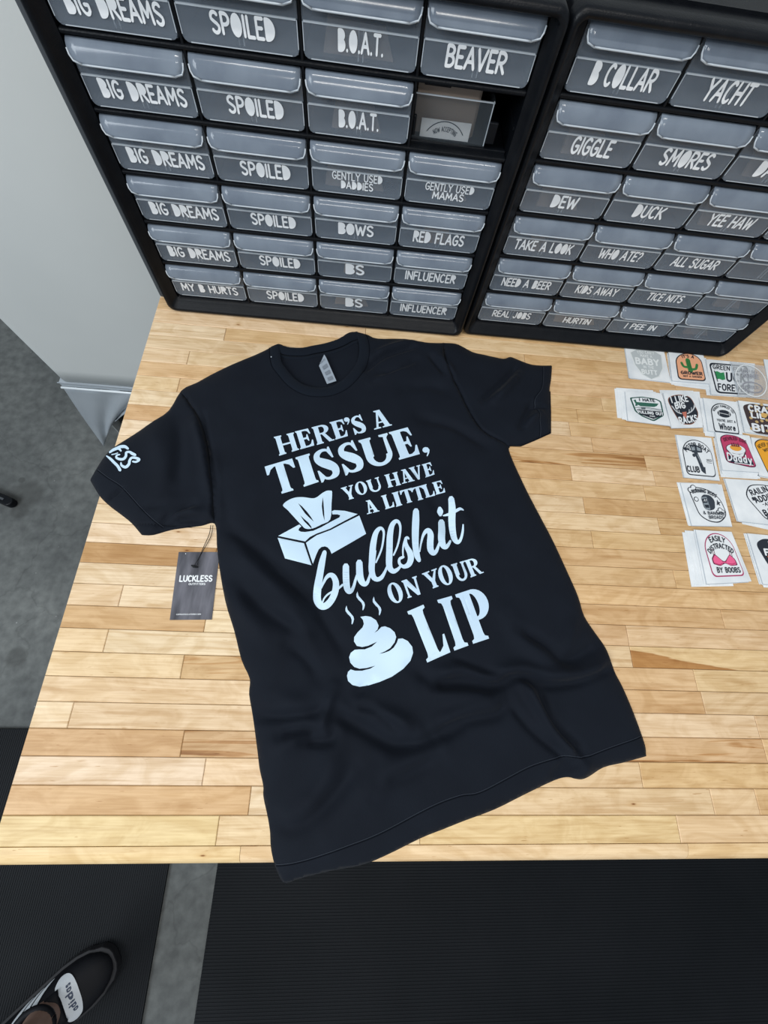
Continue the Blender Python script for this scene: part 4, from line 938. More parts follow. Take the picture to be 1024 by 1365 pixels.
# graffiti lettering running over the left sleeve's edge
ZS = (120, 500, 11.375)
g = []
g += sc_(ZS, (400,1100,23),(470,1085,46),(530,1085,46),(575,1115,35))+sc_(ZS, (300,1170,31),(360,1130,43),(430,1110,43),(470,1150,23))+sc_(ZS, (330,1205,15),(380,1195,15),(420,1180,14))
g += sc_(ZS, (250,1225,18),(310,1270,39),(360,1320,42),(420,1380,43),(455,1440,46))
g += sc_(ZS, (685,1210,40),(640,1190,46),(600,1165,34),(550,1175,34),(545,1225,39),(510,1270,39),(450,1275,39),(400,1250,34),(410,1215,28),(450,1205,20))
g += sc_(ZS, (650,1310,28),(700,1315,31),(745,1280,40),(690,1255,39),(630,1255,35),(600,1300,40),(590,1350,42),(540,1395,43),(480,1370,35),(470,1330,23))
ink_on_shirt('sleeve_print', g, [])

# ================================================================== HANG TAG
tg = thing('hang_tag', 'dark grey LUCKLESS hang tag on a black string beside the shirt', 'tag', tuple(Pz([(258, 780)], 0)[0]))
q = [(238.5, 736), (293, 736), (282.5, 826), (226.5, 826.5)]; fn = quadmap(q, .0008)
W = Pz(q, .0002); s = MB(); s.add([tuple(p) for p in W]+[tuple(p+np.array([0, 0, .0006])) for p in W], [(0, 1, 2, 3), (7, 6, 5, 4), (0, 4, 5, 1), (1, 5, 6, 2), (2, 6, 7, 3), (3, 7, 4, 0)])
card = s.build('card', M_tagprint); kid(card, tg)
up = lambda P: fn(P)+np.array([0, 0, .0002])
s = Flat(); s.text('LUCKLESS', .50, .555, .082, .78, .24, spacing=.2); s.text('OUTFITTERS', .54, .50, .028, .40, .2); s.text('LUCKLESSCLOTHING.COM', .43, .07, .016, .58, .2); s.poly(disc((.17, .975), .008))
kid(s.build('card_lettering', up, M_vinyl), tg)
st_ = [tuple(Pz([p], z)[0]) for p, z in (((281, 700), .004), ((279, 712), .003), ((272, 728), .003), ((266, 742), .0045), ((260, 752), .005), ((256.5, 754.5), .002))]
s = MB(); s.tube(spline(st_, 5), .00045, 6); st2 = [tuple(Pz([p], z)[0]) for p, z in (((284, 700), .004), ((281, 715), .0016), ((273, 730), .0022), ((265, 745), .004), ((263, 753), .0025))]; s.tube(spline(st2, 5), .0004, 6)
kid(s.build('string', M_steel, None, True), tg)
s = MB(); s.tube([tuple(Pz([p], .0022)[0]) for p in ((255, 753.5), (258, 755), (262, 755.8), (264, 756))], [.0007, .0016, .0013, .0006], 8); kid(s.build('knot', M_black), tg)

# ================================================================== OPEN BAY: drawer pushed in back to front, with cards in it
x0 = XL+3*CW+.0024; zb = Z0R+4*ROWP+.0045; yo = YG+.014
t = cabL
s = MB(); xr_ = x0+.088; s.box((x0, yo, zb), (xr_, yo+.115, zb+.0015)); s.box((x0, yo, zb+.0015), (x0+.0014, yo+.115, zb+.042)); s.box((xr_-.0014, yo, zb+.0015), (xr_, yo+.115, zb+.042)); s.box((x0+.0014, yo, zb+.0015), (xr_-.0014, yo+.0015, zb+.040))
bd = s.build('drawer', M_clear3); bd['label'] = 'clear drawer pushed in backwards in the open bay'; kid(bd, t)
s = MB(); s.box((xr_-.0016, yo-.0005, zb+.001), (xr_-.0006, yo+.0005, zb+.042)); s.box((x0, yo-.0005, zb+.040), (xr_, yo+.001, zb+.041)); o = s.build('drawer_edge', M_edge); o.parent = bd
s = MB(); s.box((x0-.0005, yo-.006, zb-.0035), (XL+4*CW-.001, yo-.002, zb+.0012)); s.box((x0, yo-.006, zb+.006), (x0+.0035, yo-.002, zb+.024)); s.box((xr_-.001, yo-.006, zb+.006), (xr_+.009, yo-.002, zb+.026)); s.box((x0+.007, yo-.006, zb+.050), (x0+.036, yo-.002, zb+.0555)); kid(bevel(s.build('stop_bar', M_black), .0008), t)
for i in range(4):
    s = MB(); dz = .0008*i; xx = x0+.003+.001*i
    s.box((xx-.001, yo+.010+.0012*i, zb+.002), (xx+.068, yo+.0106+.0012*i, zb+.0530-.001*i))
    o = s.build('backing_card', M_beige); tag(o, ['front', 'second', 'third', 'rearmost'][i]+' beige card standing in the backwards drawer of the open bay', 'card', 'beige cards in the open bay')
sh = thing('card_patch', 'white card with an arched NOW ACCEPTING print at the front of the open bay', 'card', (x0+.03, yo+.001, zb))
s = MB(); s.box((x0+.010, yo+.0020, zb+.0018), (x0+.068, yo+.0030, zb+.019)); kid(s.build('card', M_paper), sh)
fnv = lambda P: np.stack([x0+.039+P[:, 0], np.full(len(P), yo+.0017), zb+.0018+P[:, 1]], 1)
s = Flat(); s.text('NOW ACCEPTING', 0, .0075, .0042, .026, .2, arcr=.022); s.stroke(arc(0, -.008, .026, .0245, 35, 145, 16), .0009, False); kid(s.build('card_lettering', fnv, ink((.03, .04, .06))), sh)
# packets showing faintly through the drawer fronts
PKT = [(0,0,2,.58,.75),(0,1,2,.6,.6),(0,2,2,.62,.8),(0,2,3,.4,.5),(0,2,0,.7,.5),(0,3,0,.5,.45),(0,4,2,.55,.35),(0,5,2,.65,.6),(0,3,3,.5,.5),(1,1,0,.5,.6),(1,2,0,.6,.6),(1,1,2,.6,.5),(1,2,2,.55,.7),(1,5,1,.4,.8),(1,5,3,.5,.5),(1,4,3,.4,.5),(1,3,0,.6,.3)]
rp = random.Random(11)
for cb, r, c, cxk, wk in PKT:
    xb = (XL, XR_)[cb]+c*CW; dy = (0, .0069)[cb]; zz0 = Z0R+(5-r)*ROWP+.0068
    nm = ('left', 'right')[cb]; wd = (WL, WR)[cb][r][c]
    if wd == '': lab = f'pale packet in the unlabelled drawer of the right cabinet, {["top","second","third","fourth","fifth","bottom"][r]} row'
    else: lab = f'pale packet behind the {wd.replace("/", " ")} drawer front, {["top","second","third","fourth","fifth","bottom"][r]} row, {nm} cabinet'
    w2 = .095*wk*.5; xc = xb+.0588+(.5-cxk)*.03; yy = YG+dy+.010
    s = MB(); tl = rp.uniform(.005, .02); hh = rp.uniform(.016, .026)
    s.add([(xc-w2, yy, zz0), (xc+w2, yy, zz0), (xc+w2, yy+.004, zz0), (xc-w2, yy+.004, zz0), (xc-w2+.004, yy+tl, zz0+hh), (xc+w2-.01, yy+tl, zz0+hh*.9), (xc+w2-.01, yy+tl+.004, zz0+hh*.9), (xc-w2+.004, yy+tl+.004, zz0+hh)],
          [(0, 3, 2, 1), (4, 5, 6, 7), (0, 1, 5, 4), (1, 2, 6, 5), (2, 3, 7, 6), (3, 0, 4, 7)])
    o = s.build('packet', M_kraft if rp.random() < .25 else M_beige); tag(o, lab[:110], 'packet')

# ================================================================== PATCHES IN CLEAR BAGS
BLK, WHT = (.012, .017, .028), (.80, .83, .85)
def rpoly(pts, r=.12, n=5):
    out = []; P = [np.array(p, float) for p in pts]; N = len(P)
    for i in range(N):
        a = P[i-1]-P[i]; b = P[(i+1) % N]-P[i]; la, lb = np.linalg.norm(a), np.linalg.norm(b); k = min(r, la*.45, lb*.45)
        p0 = P[i]+a/la*k; p2 = P[i]+b/lb*k
        for j in range(n+1): t_ = j/n; out.append(tuple((1-t_)**2*p0+2*t_*(1-t_)*P[i]+t_*t_*p2))
    return out
def shrink(L, d):
    c = np.mean(L, 0); return [tuple(c+(np.array(p)-c)*(1-d)) for p in L]
def bag_quad(q, z, th=.0004):
    W = Pz(q, z); return [tuple(p) for p in W]+[tuple(p+np.array([0, 0, th])) for p in W]
BF = [(0, 1, 2, 3), (7, 6, 5, 4), (0, 4, 5, 1), (1, 5, 6, 2), (2, 6, 7, 3), (3, 7, 4, 0)]
def stack(name, label, quad, under, under_label, art, bagmat=None, zbase=.0003):
    """quad: top bag TL,TR,BR,BL in px; under: list of (dx,dy) offsets of lower bags, lowest first"""
    th = .00055; z = zbase
    for i, (dx, dy, rot) in enumerate(under):
        q = np.array(quad, float); c = q.mean(0); a = math.radians(rot); q = (q-c)@np.array([[math.cos(a), math.sin(a)], [-math.sin(a), math.cos(a)]])+c+[dx, dy]
        s = MB(); s.add(bag_quad(q, z, th*.8), BF); o = s.build('bagged_patch', M_paper); ordn = (['lowest', 'second lowest', 'third lowest', 'fourth lowest', 'fifth lowest'][i] if i < len(under)-1 else 'uppermost') if len(under) > 1 else 'single'; tag(o, ordn+' '+under_label, 'patch', 'bags under '+name); z += th
    t = thing('bagged_patch', label, 'patch', tuple(Pz([np.mean(quad, 0)], z)[0]))
    s = MB(); s.add(bag_quad(quad, z, th*.8), BF); kid(s.build('bag', bagmat or M_paper), t)
    # crimped edge of the bag
    W = Pz(quad, z+th*.9); s = MB(); s.tube([tuple(W[0]), tuple(W[3])], .0005, 5); s.tube([tuple(W[3]), tuple(W[2])], .0005, 5); kid(s.build('bag_seam', M_edge), t)
    fn = quadmap(quad, z+th*.8)
    lay = [0]
    def put(nm, col, *shapes, step=0):
        s = Flat(); [sh_(s) for sh_ in shapes]; lay[0] += 1; d = .00018*lay[0]
        kid(s.build(nm, lambda P: fn(P)+np.array([0, 0, d]), ink(col)), t)
    art(put); return t
P_ = lambda pts: (lambda s: s.poly(pts))
S_ = lambda pts, w_, sm=True: (lambda s: s.stroke(pts, w_, sm))
T_ = lambda *a, **k: (lambda s: s.text(*a, **k))
def ring(pts, w_): return S_(list(pts)+[pts[0], pts[1]], w_, False)
def dome(x0, x1, y0, y1, ch=.1):   # arched top, rounded lower corners
    xm = (x0+x1)/2; top = arc(xm, y1-(x1-x0)*.42, (x1-x0)/2, (x1-x0)*.42, 180, 0, 16)
    return top+[(x1, y0+ch)]+arc(x1-ch, y0+ch, ch, ch, 0, -90, 4)+arc(x0+ch, y0+ch, ch, ch, 270, 180, 4)
def art_baby(put):
    o = [(.12, .80), (.30, .93), (.50, .96), (.76, .92), (.93, .80), (.90, .40), (.76, .14), (.55, .03), (.34, .15), (.19, .42)]
    put('patch_face', (.50, .54, .55), P_(o)); put('patch_border', (.78, .81, .81), ring(o, .03))
    put('patch_lettering', (.80, .83, .83), T_("YOU CAN'T", .52, .80, .08, .42, .2, arcr=1), T_('MAKE A', .52, .69, .075, .3, .2), T_('BABY', .52, .47, .17, .58, .26), T_('IN THE', .53, .35, .07, .26, .2), T_('BUTT', .53, .18, .12, .38, .26))
def art_grower(put):
    o = dome(.17, .93, .07, .95, .1); put('patch_border', BLK, P_(o)); put('patch_face', (.86, .42, .24), P_(shrink(o, .07)))
    put('cactus', (.04, .22, .06), S_([(.55, .36), (.53, .55), (.52, .72)], .13), S_([(.53, .48), (.38, .50), (.33, .62)], .07), S_([(.54, .42), (.70, .44), (.76, .58)], .07))
    put('cactus_spines', (.02, .10, .03), S_([(.53, .4), (.50, .7)], .012), S_([(.57, .4), (.55, .7)], .012), S_([(.36, .52), (.33, .6)], .01), S_([(.74, .48), (.77, .56)], .01))
    put('patch_lettering', BLK, T_("IT'S A", .54, .80, .085, .32, .22, arcr=.5), T_('GROWER', .56, .25, .09, .58, .24), T_('NOT A SHOWER', .57, .16, .05, .50, .2))
def art_green(put):
    o = rpoly([(.05, .92), (.90, .96), (.99, .05), (.14, .05)], .12); put('patch_border', BLK, P_(o)); put('patch_face', WHT, P_([(.52+(x-.52)*.93, .5+(y-.5)*.90) for x, y in o]))
    put('flag', (.02, .25, .08), P_([(.15, .66), (.22, .68), (.29, .64), (.37, .67), (.39, .46), (.32, .43), (.25, .46), (.18, .44)]))
    put('patch_lettering', BLK, T_('GREEN FLAG', .50, .74, .12, .74, .2), T_('UCK', .64, .42, .24, .44, .22), T_('FOREVER', .57, .14, .17, .74, .22), S_([(.15, .68), (.2, .38)], .02))
def art_round(put):
    o = disc((.5, .5), .46, 24); put('patch_border', (.76, .79, .80), ring(o, .03))
    o2 = [(.5+.30*math.cos(t_/12*2*math.pi), .30+.15*math.sin(t_/12*2*math.pi)) for t_ in range(12)]; put('patch_oval', (.30, .30, .34), ring(o2, .035))
    put('patch_lettering', (.34, .35, .39), T_('CAN I GET', .5, .74, .08, .44, .2, arcr=.6), T_('SOME', .5, .57, .12, .5, .24), T_('TRUCK', .5, .26, .09, .34, .2))
def art_boat(put):
    o = [(.11, .80), (.45, .86), (.80, .82), (.93, .75), (.91, .30), (.62, .08), (.35, .20), (.20, .34)]; o = rpoly(o, .05, 3)
    put('patch_border', (.02, .09, .07), P_(o)); put('patch_face', WHT, P_(shrink(o, .10)))
    put('boat_hull', (.03, .13, .09), P_([(.27, .66), (.84, .66), (.78, .58), (.70, .54), (.36, .53), (.28, .58)]), P_([(.20, .72), (.26, .74), (.29, .54), (.22, .52), (.24, .60)]))
    put('water', (.10, .13, .14), S_([(.22, .47), (.5, .50), (.86, .47)], .02), S_([(.30, .43), (.55, .46), (.84, .43)], .015), P_([(.36, .48), (.48, .50), (.46, .43), (.38, .43)]))
    put('patch_band', BLK, P_([(.24, .41), (.88, .41), (.88, .30), (.62, .15), (.33, .25)])); put('patch_lettering', BLK, T_('I HATE', .55, .70, .085, .40, .24)); put('patch_light_lettering', WHT, T_('PULLING OUT', .57, .29, .08, .62, .26), T_('DUDE', .6, .21, .04, .12, .2))
def art_racks(put):
    o = rpoly([(.06, .86), (.42, .98), (.80, .92), (.98, .36), (.74, .08), (.34, .10), (.16, .50)], .16); put('patch_border', (.30, .12, .07), P_(o)); put('patch_edge', BLK, P_(shrink(o, .045)))
    put('antlers', (.60, .62, .64), S_([(.42, .40), (.28, .46), (.17, .62)], .03), S_([(.60, .40), (.76, .48), (.88, .62)], .03), S_([(.30, .46), (.30, .56)], .02), S_([(.23, .52), (.20, .60)], .02), S_([(.74, .48), (.76, .58)], .02), S_([(.82, .53), (.86, .66)], .02), S_([(.36, .42), (.36, .50)], .02), S_([(.66, .42), (.68, .52)], .02))
    put('deer_head', (.55, .17, .12), P_([(.44, .44), (.58, .46), (.56, .34), (.52, .26), (.46, .34)])); put('patch_lettering', WHT, T_('I LIKE', .44, .74, .17, .50, .24, rot=.10), T_('BIG', .42, .56, .15, .30, .26, rot=.05), T_('RACKS', .60, .15, .17, .58, .26, rot=.12))
def art_football(put):
    o = dome(.20, .86, .02, .93, .22); o = dome(.18, .92, -.12, .90, .22)
    o = [(x, max(y, .005)) for x, y in o]; put('patch_border', BLK, P_(o)); put('patch_face', WHT, P_(shrink(o, .07)))
    b = [(.56+.20*math.cos(a), .58+.115*math.sin(a)) for a in np.linspace(0, 2*math.pi, 20, endpoint=False)]
    put('football', BLK, P_(b)); put('football_laces', (.6, .62, .64), S_([(.44, .59), (.68, .56)], .02), S_([(.41, .64), (.41, .53)], .02), S_([(.71, .62), (.71, .52)], .02)); 
    put('patch_lettering', BLK, T_('NOBODY FUMBLED YOU', .55, .775, .06, .66, .2, arcr=.31), T_("YOU'RE JUST A", .58, .33, .065, .54, .2), T_('Whore', .58, .10, .17, .46, .2))
def art_crafty(put):
    o = rpoly([(.08, .86), (.30, .96), (1.3, .9), (1.3, .02), (.22, .02), (.14, .3)], .14); put('patch_border', (.05, .03, .03), P_(o))
    put('flowers', (.55, .38, .16), *[P_(disc((.2+.13*(i % 8)+.03*(i//8), .14+.24*(i//8)+.05*(i % 3)), .045, 7)) for i in range(28)]); put('yarn', (.70, .42, .12), P_(disc((.56, .62), .08, 8)))
    put('scissors', (.55, .53, .52), P_([(.62, .36), (.85, .55), (1.15, .62), (1.2, .48), (.8, .40)])); put('patch_lettering', WHT, T_('CRAFTY', .66, .70, .18, .9, .26), T_('LIL', .40, .50, .15, .30, .26), T_('BITCH', .70, .09, .20, .95, .26))
def art_motor(put):
    o = dome(.10, .93, .07, .92, .1); put('patch_border', BLK, P_(o)); put('patch_face', WHT, P_(shrink(o, .05)))
    put('outboard_motor', (.03, .04, .055), P_(rpoly([(.32, .78), (.50, .80), (.66, .74), (.66, .62), (.36, .60)], .03)), S_([(.46, .62), (.52, .44), (.58, .20)], .10), S_([(.14, .70), (.34, .64)], .03), P_([(.50, .30), (.66, .28), (.64, .12), (.56, .16)]), P_(disc((.40, .54), .045, 7)))
    put('motor_highlight', (.30, .34, .37), P_([(.36, .75), (.46, .76), (.46, .66), (.37, .65)]), P_([(.52, .75), (.62, .72), (.62, .65), (.52, .66)]), S_([(.50, .56), (.56, .38)], .02))
    put('patch_lettering', BLK, T_('MOTOR BOAT', .50, .745, .095, .66, .22, arcr=.36), T_('CLUB', .30, .15, .12, .34, .24), T_('2023', .80, .42, .05, .14, .16), S_([(.73, .39), (.87, .385)], .008))
def art_egg(put):
    o = rpoly([(.10, .86), (.30, .96), (.62, .95), (.86, .84), (.98, .14), (.80, .12), (.16, .22)], .1); put('patch_border', (.09, .02, .05), P_(o)); put('patch_face', (.52, .045, .13), P_(shrink(o, .05)))
    el = lambda cx, cy, rx, ry: [(cx+rx*math.cos(a), cy+ry*math.sin(a)) for a in np.linspace(0, 2*math.pi, 20, endpoint=False)]
    put('egg_outline', (.03, .01, .02), P_(el(.50, .57, .285, .145)), P_(el(.51, .48, .24, .12))); put('egg_white', WHT, P_(el(.50, .575, .265, .125)), P_([(.28, .50), (.40, .45), (.58, .44), (.72, .50), (.66, .40), (.52, .36), (.36, .40)]))
    put('yolk', (.80, .35, .04), P_(el(.50, .61, .165, .085))); put('garnish', (.14, .01, .04), *[P_([(.38+.06*i, .64), (.41+.06*i, .74+.02*(i % 2)), (.44+.06*i, .64)]) for i in range(4)])
    put('dark_lettering', (.14, .012, .04), T_('DEVILED EGG', .52, .82, .08, .62, .22, arcr=.7)); put('lettering_shadow', (.01, .02, .04), P_(rpoly([(.18, .38), (.86, .34), (.90, .16), (.24, .22)], .05)))
    put('patch_lettering', WHT, T_('Daddy', .52, .24, .19, .66, .2, rot=-.05), S_([(.36, .205), (.60, .19), (.86, .17)], .02))
def art_yellow(put):
    o = rpoly([(.05, .86), (.25, 1.0), (.9, 1.0), (.9, .0), (.36, .0)], .2); put('patch_border', (.06, .03, .01), P_(o)); put('patch_face', (.85, .38, .02), P_(shrink(o, .06)))
    put('red_figure', (.35, .03, .02), P_([(.55, .6), (.7, .62), (.7, .25), (.58, .35)])); put('patch_lettering', (.12, .07, .01), T_('NEVER SOMEONE', .48, .82, .09, .62, .2, arcr=.45), T_('WORTH', .52, .70, .08, .4, .2, arcr=.4))
def art_rods(put):
    o = rpoly([(.15, .82), (.30, .93), (.62, .88), (.88, .66), (.96, .26), (.72, .07), (.46, .10), (.26, .24)], .15); put('patch_border', BLK, P_(o)); put('patch_face', WHT, P_(shrink(o, .06)))
    put('smoke', BLK, *[P_(disc(c, r_, 10)) for c, r_ in (((.20, .84), .07), ((.28, .90), .07), ((.28, .62), .06), ((.80, .38), .06), ((.86, .34), .05), ((.74, .33), .05))]); put('smoke_fill', WHT, *[P_(disc(c, r_-.018, 10)) for c, r_ in (((.20, .84), .07), ((.28, .90), .07), ((.28, .62), .06), ((.80, .38), .06), ((.86, .34), .05), ((.74, .33), .05))], P_([(.18, .86), (.28, .92), (.3, .86), (.22, .8)]))
    put('welding_mask', (.03, .04, .055), P_(rpoly([(.40, .66), (.48, .74), (.64, .72), (.72, .60), (.68, .40), (.54, .35), (.42, .40)], .06))); put('mask_front', (.24, .28, .31), P_(rpoly([(.40, .66), (.54, .69), (.56, .37), (.44, .38)], .03)))
    put('mask_window', BLK, P_(rpoly([(.41, .63), (.53, .65), (.53, .54), (.42, .53)], .015)), P_(rpoly([(.44, .49), (.54, .49), (.54, .42), (.45, .42)], .01)), P_([(.78, .62), (.80, .56), (.86, .56), (.81, .53), (.82, .47), (.78, .51), (.74, .48), (.76, .54)])); put('mask_glint', WHT, S_([(.45, .57), (.47, .62)], .015), S_([(.49, .57), (.51, .62)], .015))
    put('patch_lettering', BLK, T_('BURNING RODS', .50, .775, .075, .56, .24, arcr=.6, rot=-.16), T_('& BANGING', .61, .26, .068, .50, .19, rot=-.03), T_('BROADS', .65, .165, .068, .36, .19))
def art_railin(put):
    o = rpoly([(.32, .62), (.46, .88), (.70, .92), (1.2, .86), (1.3, .1), (.80, .09), (.62, .12)], .14); put('patch_border', BLK, P_(o)); put('patch_face', WHT, P_(shrink(o, .05)))
    r = .32; put('patch_lettering', BLK, T_('RAILIN', .66, .70, .12, .40, .24, rot=r), T_('ADDIES', .76, .55, .12, .50, .24, rot=r), T_('-AND-', .80, .44, .07, .30, .2, rot=.18), T_('BANGIN', .90, .28, .12, .55, .24, rot=r), T_('FATTIES', .98, .16, .12, .60, .24, rot=.2), T_('*', .48, .52, .08, .06, .25))
def art_boobs(put):
    o = dome(.15, .93, .12, .96, .09); o = [(x+(.0 if y > .5 else (.5-y)*.12), y) for x, y in o]; put('patch_border', (.42, .05, .14), P_(o)); put('patch_face', WHT, P_(shrink(o, .055)))
    cup = lambda cx, m_: rpoly([(cx-.13*m_, .40), (cx-.02*m_, .52), (cx+.13*m_, .42), (cx+.14*m_, .35), (cx, .32), (cx-.12*m_, .35)], .03)
    put('bra_outline', (.15, .01, .05), P_(shrink(rpoly([(.27, .46), (.36, .55), (.52, .42), (.56, .405), (.60, .42), (.74, .54), (.84, .44), (.86, .33), (.70, .32), (.57, .37), (.44, .32), (.28, .36)], .03), -.04)), S_([(.34, .50), (.32, .62), (.36, .62), (.37, .54)], .014), S_([(.76, .50), (.76, .60), (.80, .60), (.80, .50)], .014))
    put('bra', (.85, .12, .28), P_(rpoly([(.28, .45), (.36, .53), (.50, .42), (.52, .36), (.44, .33), (.30, .36)], .03)), P_(rpoly([(.60, .40), (.74, .53), (.83, .44), (.84, .34), (.70, .33), (.61, .35)], .03)), S_([(.50, .39), (.56, .385), (.62, .385)], .02)); put('bra_shadow', (.45, .03, .12), S_([(.31, .37), (.42, .345), (.50, .37)], .014), S_([(.63, .36), (.74, .35), (.82, .37)], .014))
    put('patch_lettering', BLK, T_('EASILY', .52, .80, .095, .38, .22, arcr=.5), T_('DISTRACTED', .54, .66, .09, .62, .22, arcr=.42), T_('BY BOOBS', .60, .195, .09, .56, .22, rot=-.02))
def art_orange(put):
    o = rpoly([(.13, .80), (.34, .92), (1.2, .92), (1.2, .1), (.55, .12), (.30, .35)], .14); put('patch_border', BLK, P_(o)); put('orange_panel', (.88, .20, .03), P_([(.33, .56), (1.15, .56), (1.15, .24), (.60, .20), (.46, .28)]))
    put('patch_lettering', WHT, T_('NO', .62, .72, .14, .30, .26), T_('FLIRTING', .80, .58, .12, 1.0, .26)); put('dark_lettering', BLK, T_('ALLOWED', .92, .30, .11, .84, .26))
def art_blank(put): put('patch_face', (.12, .05, .05), P_(rpoly([(.5, .7), (.9, .7), (.9, .2), (.6, .2)], .08)))
stack('baby', "white-on-clear BABY patch in a bag, directly against the right cabinet", [(832.5,460.8),(883.4,465.5),(893,510),(839,504)], [(-1, 0, 0), (1.5, 1, 0)], "bag edge under the white-on-clear BABY patch", art_baby)
stack('green', "clear bagged GREEN FLAG patch with black border and small green flag", [(941,479),(1003,487),(1000,529),(948,526)], [(-6, 1, 0), (4, -1, -2)], "bag edge under the GREEN FLAG patch", art_green)
stack('brown', "bagged patch with a dark brown print cut off by the right edge, top row", [(1018,479),(1066,484),(1072,528),(1026,522)], [], "", art_blank)
stack('round', "round ghost-printed clear patch overlapping the right end of the GREEN FLAG patch", [(974,482),(1019,488),(1028,533),(985,528)], [], "", art_round, bagmat=M_clearbag, zbase=.0040)
stack('grower', "orange IT'S A GROWER patch with a green cactus, in its bag", [(891,468),(936,469.5),(946,512),(896,508)], [(-2, 3, 0), (4, 7, 3), (-1, 5, 1), (1, 1, 0)], "bag edge under the orange cactus patch", art_grower)
stack('pulling', "green-bordered boat patch reading I HATE PULLING OUT, leftmost of the patches", [(833,522),(882,524.5),(894,568),(837,561)], [(-14, -4, 0), (-12, -4.5, 1), (-8, -2, 0), (-4, -1, 1), (-2, 0, 0)], "white bag edge fanned out left of the boat patch", art_boat)
stack('racks', "brown-bordered black patch reading I LIKE BIG RACKS with antlers", [(884,524),(929,525),(936,570),(895,571)], [(-5, -4, 0), (3, -3, 1), (-2, -2, 0), (1, 0, 0)], "bag edge under the antler patch", art_racks)
stack('football', "white football patch reading YOU'RE JUST A, beside the antler patch", [(937,530.5),(981.6,536),(990,580),(944,575)], [(-6, 2, 0), (-4, 6, 0), (-3, 1, 1), (-5, 0, 0)], "bag edge under the white football patch", art_football)
stack('crafty', "black floral patch reading CRAFTY LIL BITCH at the right edge", [(984,534),(1040,541),(1046,584),(992.5,576)], [(-3, 1, 0), (2, 1, 0)], "bag edge under the black floral patch", art_crafty)
stack('motor', "white MOTOR BOAT CLUB patch with an outboard motor, in its bag", [(901,579.7),(948,584),(959.5,641),(912,636.6)], [(-1.5, 0, 0), (0, 0, 0)], "bag edge under the outboard motor patch", art_motor)
stack('yellow', "yellow patch with dark arched lettering cut off by the right edge", [(1001,583),(1046,590),(1056,642),(1010,634)], [(-3, 1, 0), (-1, 1, 0)], "bag edge under the yellow patch", art_yellow)
stack('egg', "crimson DEVILED EGG Daddy patch with a white egg, in its bag", [(953,575),(999,581),(1012,630),(963,627)], [(-2, 9, 0), (2, 8, 1), (0, 5, 0), (-1, 3, 0)], "bag edge under the crimson egg patch", art_egg)
stack('rods', "white BURNING RODS patch with a black welding mask, in its bag", [(907,644),(962,646),(976,702),(922,701)], [(-5, -1, 0), (-4, 0, 0), (-2, 0, 0)], "bag edge under the welding mask patch", art_rods)
stack('railin', "white all-text RAILIN patch, cut off by the right edge of the photo", [(966,638),(1030,642),(1046,702),(984,695)], [(8, 6, 6), (-2, 0, 0), (2, 1, 0)], "bag edge under the RAILIN text patch", art_railin)
stack('boobs', "pink-bordered EASILY DISTRACTED patch with a pink bra, nearest the camera", [(927,706.6),(975,709),(998,776),(942,779)], [(-19, 4, 2), (-15, 1, 1), (-13, 1, 0), (-8, 1, 0), (2, 1, -3), (-3, 0, 1)], "white bag edge fanned out under the pink bra patch", art_boobs)
stack('orange', "black and orange NO FLIRTING patch at the right edge, nearest the camera", [(996,711),(1050,716),(1070,782),(1017,779)], [(-5, 0, 0), (1, 4, 0), (-3, 0, 0), (-1, 1, 0)], "bag edge under the black and orange patch", art_orange)
# kraft round box right of the cabinets
c = Pz([(1041, 415)], 0)[0]; r_ = .042
t = thing('round_box', 'low round kraft card box on the bench beyond the right cabinet', 'box', (c[0], c[1], 0))
s = MB(); s.prism([(c[0]+r_*math.cos(a), c[1]+r_*math.sin(a)) for a in np.linspace(0, 2*math.pi, 40, endpoint=False)], .0004, .012); kid(bevel(s.build('body', M_kraft), .001), t)
s = MB(); s.prism([(c[0]+(r_+.001)*math.cos(a), c[1]+(r_+.001)*math.sin(a)) for a in np.linspace(0, 2*math.pi, 40, endpoint=False)], .0121, .018); kid(bevel(s.build('lid', M_kraft), .001), t)

# ================================================================== PERSON: left foot in a black shoe, lower leg leaving the frame
toe = np.array([-.180, -.530]); ax = np.array([.81, .586]); ax = ax/np.linalg.norm(ax); heel = toe-ax*.275; px_ = np.array([-ax[1], ax[0]]); LEN = np.linalg.norm(toe-heel); FM = FZ+.0110
person = thing('person', "person's foot in a black three-striped shoe and bare ankle on the rubber mat", 'person', (heel[0]+ax[0]*.08, heel[1]+ax[1]*.08, FM))
ts = [0, .03, .10, .22, .36, .50, .64, .76, .86, .94, .985, 1.0]
hw_ = [.012, .027, .036, .040, .044, .048, .052, .051, .045, .032, .018, .006]     # half widths
ht = [.050, .078, .088, .090, .092, .092, .084, .066, .054, .044, .034, .024]       # heights above mat
def at_t(t_, tab): return float(np.interp(t_, ts, tab))
def SP(t_, a, off=0.0):
    """shoe upper: t along length, a 0..pi across (0 = outer side, pi = inner side)"""
    W, H = at_t(t_, hw_)+off, at_t(t_, ht)+off; b0 = .022
    ca, sa = math.cos(a), math.sin(a); u = W*math.copysign(abs(ca)**.75, ca); z = b0+(H-b0)*abs(sa)**.8
    p = heel+ax*LEN*t_+px_*u; return (p[0], p[1], FM+z)
shoe = MB(); NA = 18; tt = sorted(set(ts+[.16, .29, .43, .57, .7, .81, .9, .965]))
shoe.loft([[SP(t_, math.pi*k/NA) for k in range(NA+1)]+[(SP(t_, math.pi)[0], SP(t_, math.pi)[1], FM+.012), (SP(t_, 0)[0], SP(t_, 0)[1], FM+.012)] for t_ in tt], cap=True)
def under(parent, o): o.parent = parent; return o
so = kid(shoe.build('shoe', M_shoe, None, True), person)
sl_ = MB()
